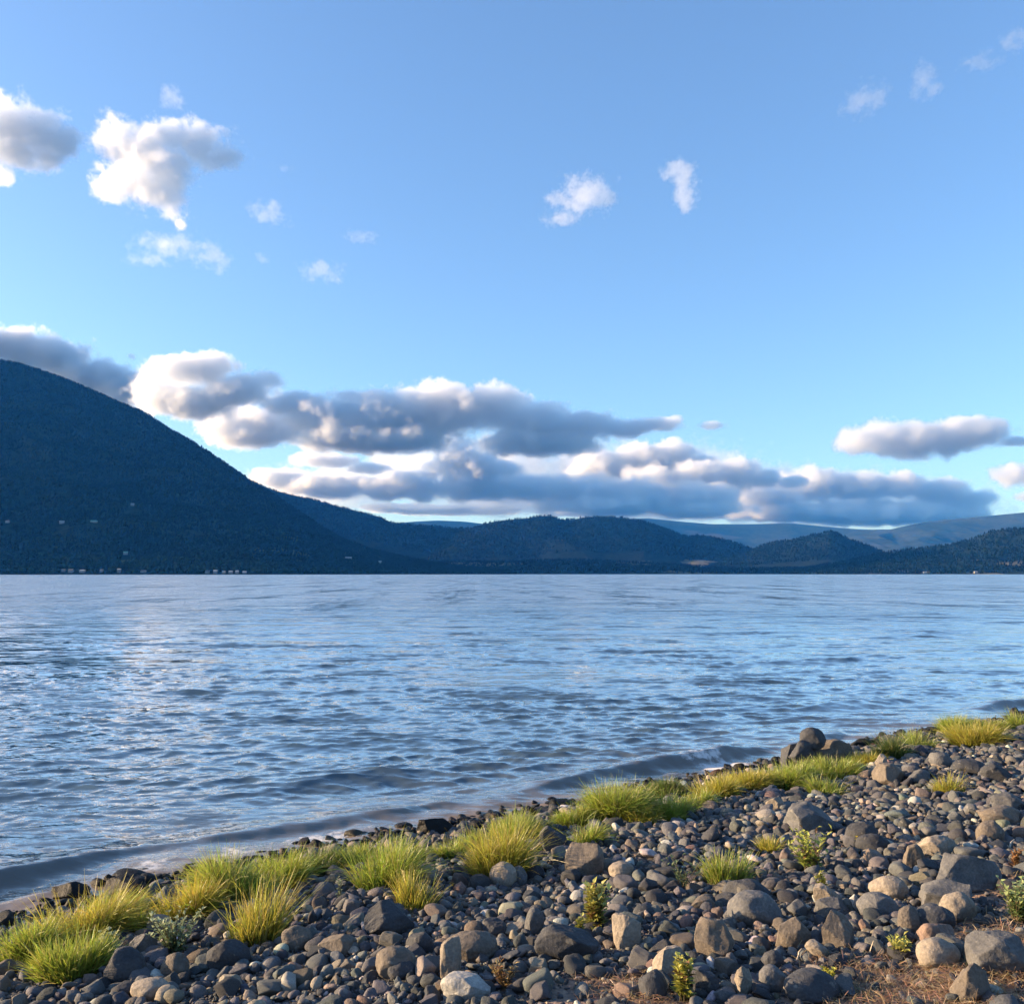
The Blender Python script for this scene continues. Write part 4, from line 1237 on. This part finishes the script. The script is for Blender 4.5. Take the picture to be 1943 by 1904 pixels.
W = weed
W(330, 1812, 124, 88, "low leafy weed with small pale tips left of the spiky tuft", 601, "the low leafy weed", nst=26, leaf=(0.040, 0.012), col=(0.10, 0.17, 0.05), tip=(0.36, 0.40, 0.22), spread=0.8)
W(200, 1825, 60, 60, "small leafy weed at the right side of the bottom left clump", 602, nst=9, col=(0.10, 0.17, 0.05), tip=(0.34, 0.36, 0.18))
W(645, 1712, 24, 62, "thin single stemmed weed between grass and stones on the left", 603, nst=2, leaf=(0.035, 0.010), col=(0.16, 0.22, 0.12), tip=(0.30, 0.34, 0.20))
W(1130, 1772, 76, 100, "tall yellow green leafy weed in the lower middle", 604, "the tall leafy weed", nst=18, leaf=(0.075, 0.019), col=(0.16, 0.17, 0.04), tip=(0.46, 0.44, 0.11), spread=0.62, dry=0.15, per=16)
W(1100, 1788, 34, 50, "small dull weed at the left foot of the tall leafy one", 605, nst=5, leaf=(0.04, 0.012))
W(1535, 1655, 112, 84, "spiky green weed with long leaves in the right middle", 606, "the spiky middle weed", nst=15, leaf=(0.075, 0.014), col=(0.16, 0.22, 0.04), tip=(0.44, 0.46, 0.10), spread=0.7, dry=0.08)
W(1300, 1690, 96, 70, "dull sparse green weed left of the sparse upright tuft", 607, "the dull sparse weed", nst=12, leaf=(0.045, 0.011), col=(0.07, 0.10, 0.04), tip=(0.15, 0.19, 0.08), spread=0.9, per=7)
W(1560, 1690, 40, 36, "small green sprig below the spiky middle weed", 608, nst=5, leaf=(0.04, 0.012))
W(1932, 1752, 80, 84, "leafy green weed at the right edge of the picture", 609, "the right edge weed", nst=18, leaf=(0.042, 0.014), col=(0.12, 0.19, 0.05), tip=(0.36, 0.42, 0.17), spread=0.75)
W(1297, 1900, 70, 86, "bright yellow green weed at the bottom edge", 610, "the bottom weed", nst=14, leaf=(0.055, 0.013), col=(0.20, 0.22, 0.04), tip=(0.48, 0.46, 0.10), spread=0.45, dry=0.10)
W(1705, 1822, 60, 44, "low yellow green weed in the lower right soil", 611, "the low yellow weed", nst=8, leaf=(0.05, 0.012), col=(0.2, 0.22, 0.05), tip=(0.46, 0.44, 0.10), spread=0.9)
W(1568, 1872, 46, 34, "tiny bright weed with yellow flowers near the bottom edge", 612, nst=7, leaf=(0.035, 0.011), col=(0.16, 0.2, 0.04), tip=(0.42, 0.44, 0.08), flower=(0.75, 0.55, 0.02))
W(958, 1876, 60, 54, "dry straw coloured weed right of the pale squared block", 613, "the dry weed", nst=9, leaf=(0.045, 0.010), col=(0.24, 0.15, 0.06), tip=(0.46, 0.33, 0.13), spread=0.8, dry=0.5, per=7)
W(1312, 1790, 24, 20, "tiny plant with a yellow flower beside the rough brown boulder", 614, nst=3, leaf=(0.025, 0.008), flower=(0.8, 0.58, 0.02), per=6)
W(1928, 1652, 34, 40, "dry reddish weed at the right edge above the leafy one", 615, nst=7, leaf=(0.05, 0.009), col=(0.24, 0.12, 0.05), tip=(0.42, 0.22, 0.09), dry=0.5)
W(1882, 1566, 30, 26, "small green sprig between slabs at the right edge", 616, nst=4, leaf=(0.035, 0.011))
W(1628, 1610, 24, 20, "tiny green plant with a yellow flower under the dark oval boulder", 617, nst=3, leaf=(0.025, 0.008), flower=(0.8, 0.58, 0.02), per=6)
# ------------------------------------------------------------------ the remaining stones
S_ = place_stones()
pr = project(S_[:, :3])
sizes_px = S_[:, 3] * FOCAL / pr[:, 2]
inview = (pr[:, 0] > -20) & (pr[:, 0] < 1963) & (pr[:, 1] < 1915)
rank = np.argsort(-np.where(inview, sizes_px, 0))
single = set(rank[:max(0, 300 - N_SINGLE[0])].tolist())
cnames = ["charcoal", "grey", "brown", "tan", "pale", "reddish"]
cw = np.array([0.36, 0.42, 0.09, 0.06, 0.04, 0.03])
rs = np.random.default_rng(808)
cidx = rs.choice(6, len(S_), p=cw)
ORD = ["", "second ", "third ", "fourth ", "fifth ", "sixth ", "seventh ", "eighth ", "ninth ", "tenth ", "eleventh ", "twelfth "]
LP = np.array([(a, b) for _, a, b in LAND])
singles = []
PV, PF, PK = [], [], []
poff = 0
for i in range(len(S_)):
    x, y, z, r_, d = S_[i]
    cn = cnames[cidx[i]]
    c = np.array(COL[cn]) * rs.uniform(0.75, 1.25) * (1 + 0.05 * rs.normal(size=3))
    wet = d < 0.22
    if wet: c = c * 0.22
    yaw = rs.uniform(0, 6.28)
    tilt = rs.normal(size=2) * 0.22
    if i in single:
        k, me = VAR[rs.integers(0, len(VAR))]
        o = obj("stone", me)
        o.location = (x, y, z + r_ * rs.uniform(0.10, 0.42))
        o.rotation_euler = (tilt[0], tilt[1], yaw)
        o.scale = (r_, r_ * rs.uniform(0.85, 1.15), r_ * rs.uniform(0.85, 1.15))
        o.color = (*np.clip(c, 0.005, 0.8), 0.0 if wet else 1.0)
        px, py = pr[i, 0], pr[i, 1]
        dist = np.hypot(LP[:, 0] - px, (LP[:, 1] - py) * 1.4)
        j = int(np.argmin(dist))
        dx, dy = px - LP[j, 0], (py - LP[j, 1]) * 1.4
        rel = ("right of" if dx > 0 else "left of") if abs(dx) > abs(dy) else ("below" if dy > 0 else "behind")
        shp = {"round": "rounded", "angular": "angular", "slab": "flat", "block": "squared"}[k]
        cword = {"charcoal": "dark", "grey": "grey", "brown": "brown", "tan": "tan", "pale": "pale", "reddish": "reddish"}[cn]
        if wet: cword = "wet dark"
        singles.append((o, f"{cword} {shp} stone", rel, LAND[j][0], dist[j]))
    else:
        big = sizes_px[i] > 9 and inview[i]
        sv = SMALL[0 if big else 1][rs.integers(0, 16)]
        cy_, sy_ = math.cos(yaw), math.sin(yaw)
        v = sv * r_ * rs.uniform(0.85, 1.15, 3)
        v = v + np.outer(v[:, 0], [0, 0, tilt[0]]) + np.outer(v[:, 1], [0, 0, tilt[1]])
        v = np.stack([v[:, 0] * cy_ - v[:, 1] * sy_ + x, v[:, 0] * sy_ + v[:, 1] * cy_ + y, v[:, 2] + z + r_ * rs.uniform(0.05, 0.5)], 1)
        PV.append(v)
        PF.append(ICO[3 if big else 2][1] + poff)
        poff += len(v)
        PK.append(np.tile(np.append(np.clip(c, 0.004, 0.8), 0.0 if wet else 1.0), (len(v), 1)))
from collections import defaultdict
grp = defaultdict(list)
for t_ in singles:
    grp[(t_[1], t_[2], t_[3])].append(t_)
for key_, lst in grp.items():
    lst.sort(key=lambda q: q[4])
    for n_, (o, desc, rel, lm, _) in enumerate(lst):
        if len(lst) == 1:
            lab = f"{desc} {rel} {lm}"
        else:
            lab = f"{desc} {rel} {lm}, {ORD[min(n_, 11)]}nearest to it"
        tag(o, lab, "stone", "stones on the shore")
PV, PF, PK = np.concatenate(PV), np.concatenate(PF), np.concatenate(PK)
me = mesh_from("pebbles", PV, PF, M_pebble)
a_ = me.color_attributes.new("tint", 'FLOAT_COLOR', 'POINT')
a_.data.foreach_set("color", PK.astype(np.float32).ravel())
tag(obj("pebbles", me), "countless small grey and brown pebbles covering the shore", None, None, "stuff")
print("stones", len(S_), "single", len(singles), "boulders", N_SINGLE[0])

# dry straw and litter on the soil at the lower right
rl = np.random.default_rng(909)
roots, dirs, Ls = [], [], []
for (cx, cy_, wx, wy, n) in ((1880, 1860, 160, 70, 1500), (1700, 1885, 200, 40, 1000), (1200, 1885, 110, 30, 500), (1930, 1690, 40, 60, 260), (1890, 1790, 70, 30, 500), (1620, 1830, 120, 30, 350)):
    for _ in range(n // 5):
        px, py = cx + rl.normal() * wx * 0.5, cy_ + rl.normal() * wy * 0.5
        p = on_beach(px, min(py, 1960))
        for _k in range(9):
            q = p + np.array([rl.normal() * 0.04, rl.normal() * 0.04, 0])
            roots.append(q); dd = rl.normal(size=3) * np.array([1, 1, 0.25]) + np.array([0, 0, 0.45]); dirs.append(dd / np.linalg.norm(dd)); Ls.append(rl.uniform(0.02, 0.075))
roots, dirs, Ls = np.array(roots), np.array(dirs), np.array(Ls)
roots[:, 2] += 0.012
V, F, K = blades(roots, dirs, Ls, rl.uniform(0.0015, 0.0035, len(Ls)), rl.uniform(0, 0.6, len(Ls)), np.array([0.22, 0.125, 0.07]), np.array([0.46, 0.33, 0.19]), rl, seg=3)
tag(obj("dry_grass", mesh_from("dry_grass", V, F, M_grass, cols=K)), "short dry straw and litter on the soil at the lower right", None, None, "stuff")

# a bleached stick
def stick(px, py, length_px, ang, label, seed, rad=0.006):
    r = np.random.default_rng(seed)
    p = on_beach(px, py)
    L = length_px * project(p)[0, 2] / FOCAL
    n = 9
    t = np.linspace(-0.5, 0.5, n)
    c = np.stack([t * L * math.cos(ang), t * L * math.sin(ang), 0.03 + 0.02 * np.sin(t * 5)], 1) + r.normal(size=(n, 3)) * 0.004
    k = 7
    v = []
    for i in range(n):
        rr_ = rad * (1.2 - 0.9 * abs(t[i]) * 1.2) * (1 + 0.15 * r.normal())
        for j in range(k):
            q = 2 * math.pi * j / k
            v.append(c[i] + rr_ * np.array([-math.sin(ang) * math.cos(q), math.cos(ang) * math.cos(q), math.sin(q)]))
    f = [[i * k + j, i * k + (j + 1) % k, (i + 1) * k + (j + 1) % k, (i + 1) * k + j] for i in range(n - 1) for j in range(k)]
    o = obj("stick", mesh_from("stick", np.array(v), np.array(f), M_stone), loc=p)
    o.color = (0.38, 0.33, 0.26, 1)
    tag(o, label, "stick", "bleached sticks among the stones")
stick(1918, 1614, 70, 0.9, "bleached stick lying among stones near the right edge", 71)
stick(1515, 1826, 50, 0.6, "short pale twig above the broad dark bottom boulder", 72, 0.004)

# ------------------------------------------------------------------ houses on the far shore
def paint(name, c):
    m, nt, out = material(name)
    n1 = node(nt, "ShaderNodeTexNoise", {"Scale": 0.8, "Detail": 3.0})
    cc = ramp(nt, n1.outputs["Fac"], [(0.3, tuple(x * 0.85 for x in c)), (0.7, c)])
    bs = node(nt, "ShaderNodeBsdfPrincipled", {"Base Color": cc, "Roughness": 0.7})
    nt.links.new(bs.outputs[0], out.inputs["Surface"])
    return m
M_white, M_cream = paint("white_wall", (0.20, 0.21, 0.21)), paint("cream_wall", (0.24, 0.21, 0.17))
M_roofg, M_roofd, M_roofm = paint("green_roof", (0.12, 0.28, 0.22)), paint("dark_roof", (0.10, 0.09, 0.09)), paint("metal_roof", (0.26, 0.28, 0.30))
M_glass = paint("window_glass", (0.03, 0.04, 0.05))

def box(name, lo, hi, mat, parent):
    x0, y0, z0 = lo; x1, y1, z1 = hi
    v = [(x0, y0, z0), (x1, y0, z0), (x1, y1, z0), (x0, y1, z0), (x0, y0, z1), (x1, y0, z1), (x1, y1, z1), (x0, y1, z1)]
    f = [(0, 3, 2, 1), (4, 5, 6, 7), (0, 1, 5, 4), (1, 2, 6, 5), (2, 3, 7, 6), (3, 0, 4, 7)]
    return obj(name, mesh_from(name, v, np.array(f), mat, smooth=False), parent)

def house(px, hill, dist_t, w, dpt, h, wall, roof, label, yaw=0.0):
    s, t, X, Y, Z, nrow = HILLS[hill]
    ss = s_of(px)
    y0, y1 = np.interp(ss, s, Y[0]), np.interp(ss, s, Y[nrow - 1])
    y = y0 + dist_t * (y1 - y0)
    x = ss * y
    z = max(hill_z(hill, np.array([x]), np.array([y]))[0], 0.5)
    root = empty("house", (x, y, z))
    root.rotation_euler = (0, 0, yaw)
    tag(root, label, "house", "houses on the far shore")
    box("wall", (-w / 2, -dpt / 2, -3), (w / 2, dpt / 2, h), wall, root)
    e, rh = 0.6, 0.38 * dpt
    v = [(-w / 2 - e, -dpt / 2 - e, h + 0.01), (w / 2 + e, -dpt / 2 - e, h + 0.01), (w / 2 + e, dpt / 2 + e, h + 0.01), (-w / 2 - e, dpt / 2 + e, h + 0.01), (-w / 2 - e, 0, h + rh), (w / 2 + e, 0, h + rh)]
    q = np.array([(0, 1, 5, 4), (2, 3, 4, 5), (0, 3, 2, 1), (1, 2, 5, 5), (3, 0, 4, 4)])
    me = bpy.data.meshes.new("roof"); me.from_pydata(v, [], [tuple(dict.fromkeys(a.tolist())) for a in q]); me.materials.append(roof)
    obj("roof", me, root)
    for k in (-1, 1):
        box("window", (k * w * 0.25 - 0.9, -dpt / 2 - 0.08, h * 0.35), (k * w * 0.25 + 0.9, -dpt / 2 - 0.003, h * 0.35 + 1.4), M_glass, root)
# picture x, hill, depth on the slope, width, depth, wall height
house(138, "mountain", 0.010, 12, 10, 5, M_white, M_roofd, "small white house at the waterline, left part of the far shore")
house(124, "mountain", 0.012, 9, 8, 4, M_white, M_roofd, "tiny white house just left of the small white waterline one")
house(160, "mountain", 0.010, 14, 9, 4, M_white, M_roofm, "white house with a pale roof right of the small waterline one")
house(229, "mountain", 0.010, 9, 8, 8, M_white, M_roofm, "tallest bright white house on the left far shore")
house(196, "mountain", 0.012, 8, 8, 4, M_cream, M_roofd, "cream house left of the tallest white one")
house(275, "mountain", 0.011, 14, 8, 3.5, M_white, M_roofd, "long low white house right of the tallest white one")
house(396, "mountain", 0.010, 10, 9, 5, M_white, M_roofd, "white house at the left end of the long shore row")
house(411, "mountain", 0.010, 10, 9, 6, M_white, M_roofm, "white house second in the long shore row")
for k, (px, lab) in enumerate(((427, "third"), (440, "fourth"), (452, "fifth"), (466, "sixth"))):
    house(px, "mountain", 0.010, 8 + 2 * (k % 2), 8, 3.5 + 0.8 * (k % 3), M_white if k % 2 else M_cream, M_roofm, f"low pale house, {lab} from the left in the long shore row")
house(117, "mountain", 0.17, 14, 9, 4, M_white, M_roofm, "white house with a slanting roof on the lower left slope", 0.5)
house(14, "mountain", 0.16, 11, 8, 4, M_white, M_roofd, "white house on the lower slope at the left edge")
house(178, "mountain", 0.20, 20, 10, 3.5, M_cream, M_roofg, "wide green roofed house on the lower mountain slope")
house(250, "mountain", 0.30, 10, 8, 5, M_white, M_roofm, "lone white house higher on the mountain slope")
house(240, "mountain", 0.085, 12, 9, 5, M_white, M_roofg, "pale house up behind the tallest white one", 0.4)
house(662, "mountain", 0.38, 24, 10, 4, M_white, M_roofm, "long pale building on the mountain's right foot", 0.3)
house(722, "mountain", 0.45, 11, 9, 6, M_white, M_roofm, "small bright house right of the long pale building")
house(1332, "shore", 0.7, 20, 10, 6, M_white, M_roofm, "pale house by the tan fields below the far hills")
house(1752, "wooded", 0.03, 13, 9, 5, M_cream, M_roofm, "cream house at the foot of the right wooded hill")
house(1848, "wooded", 0.03, 12, 9, 5, M_cream, M_roofm, "second cream house under the right wooded hill, nearer the edge")
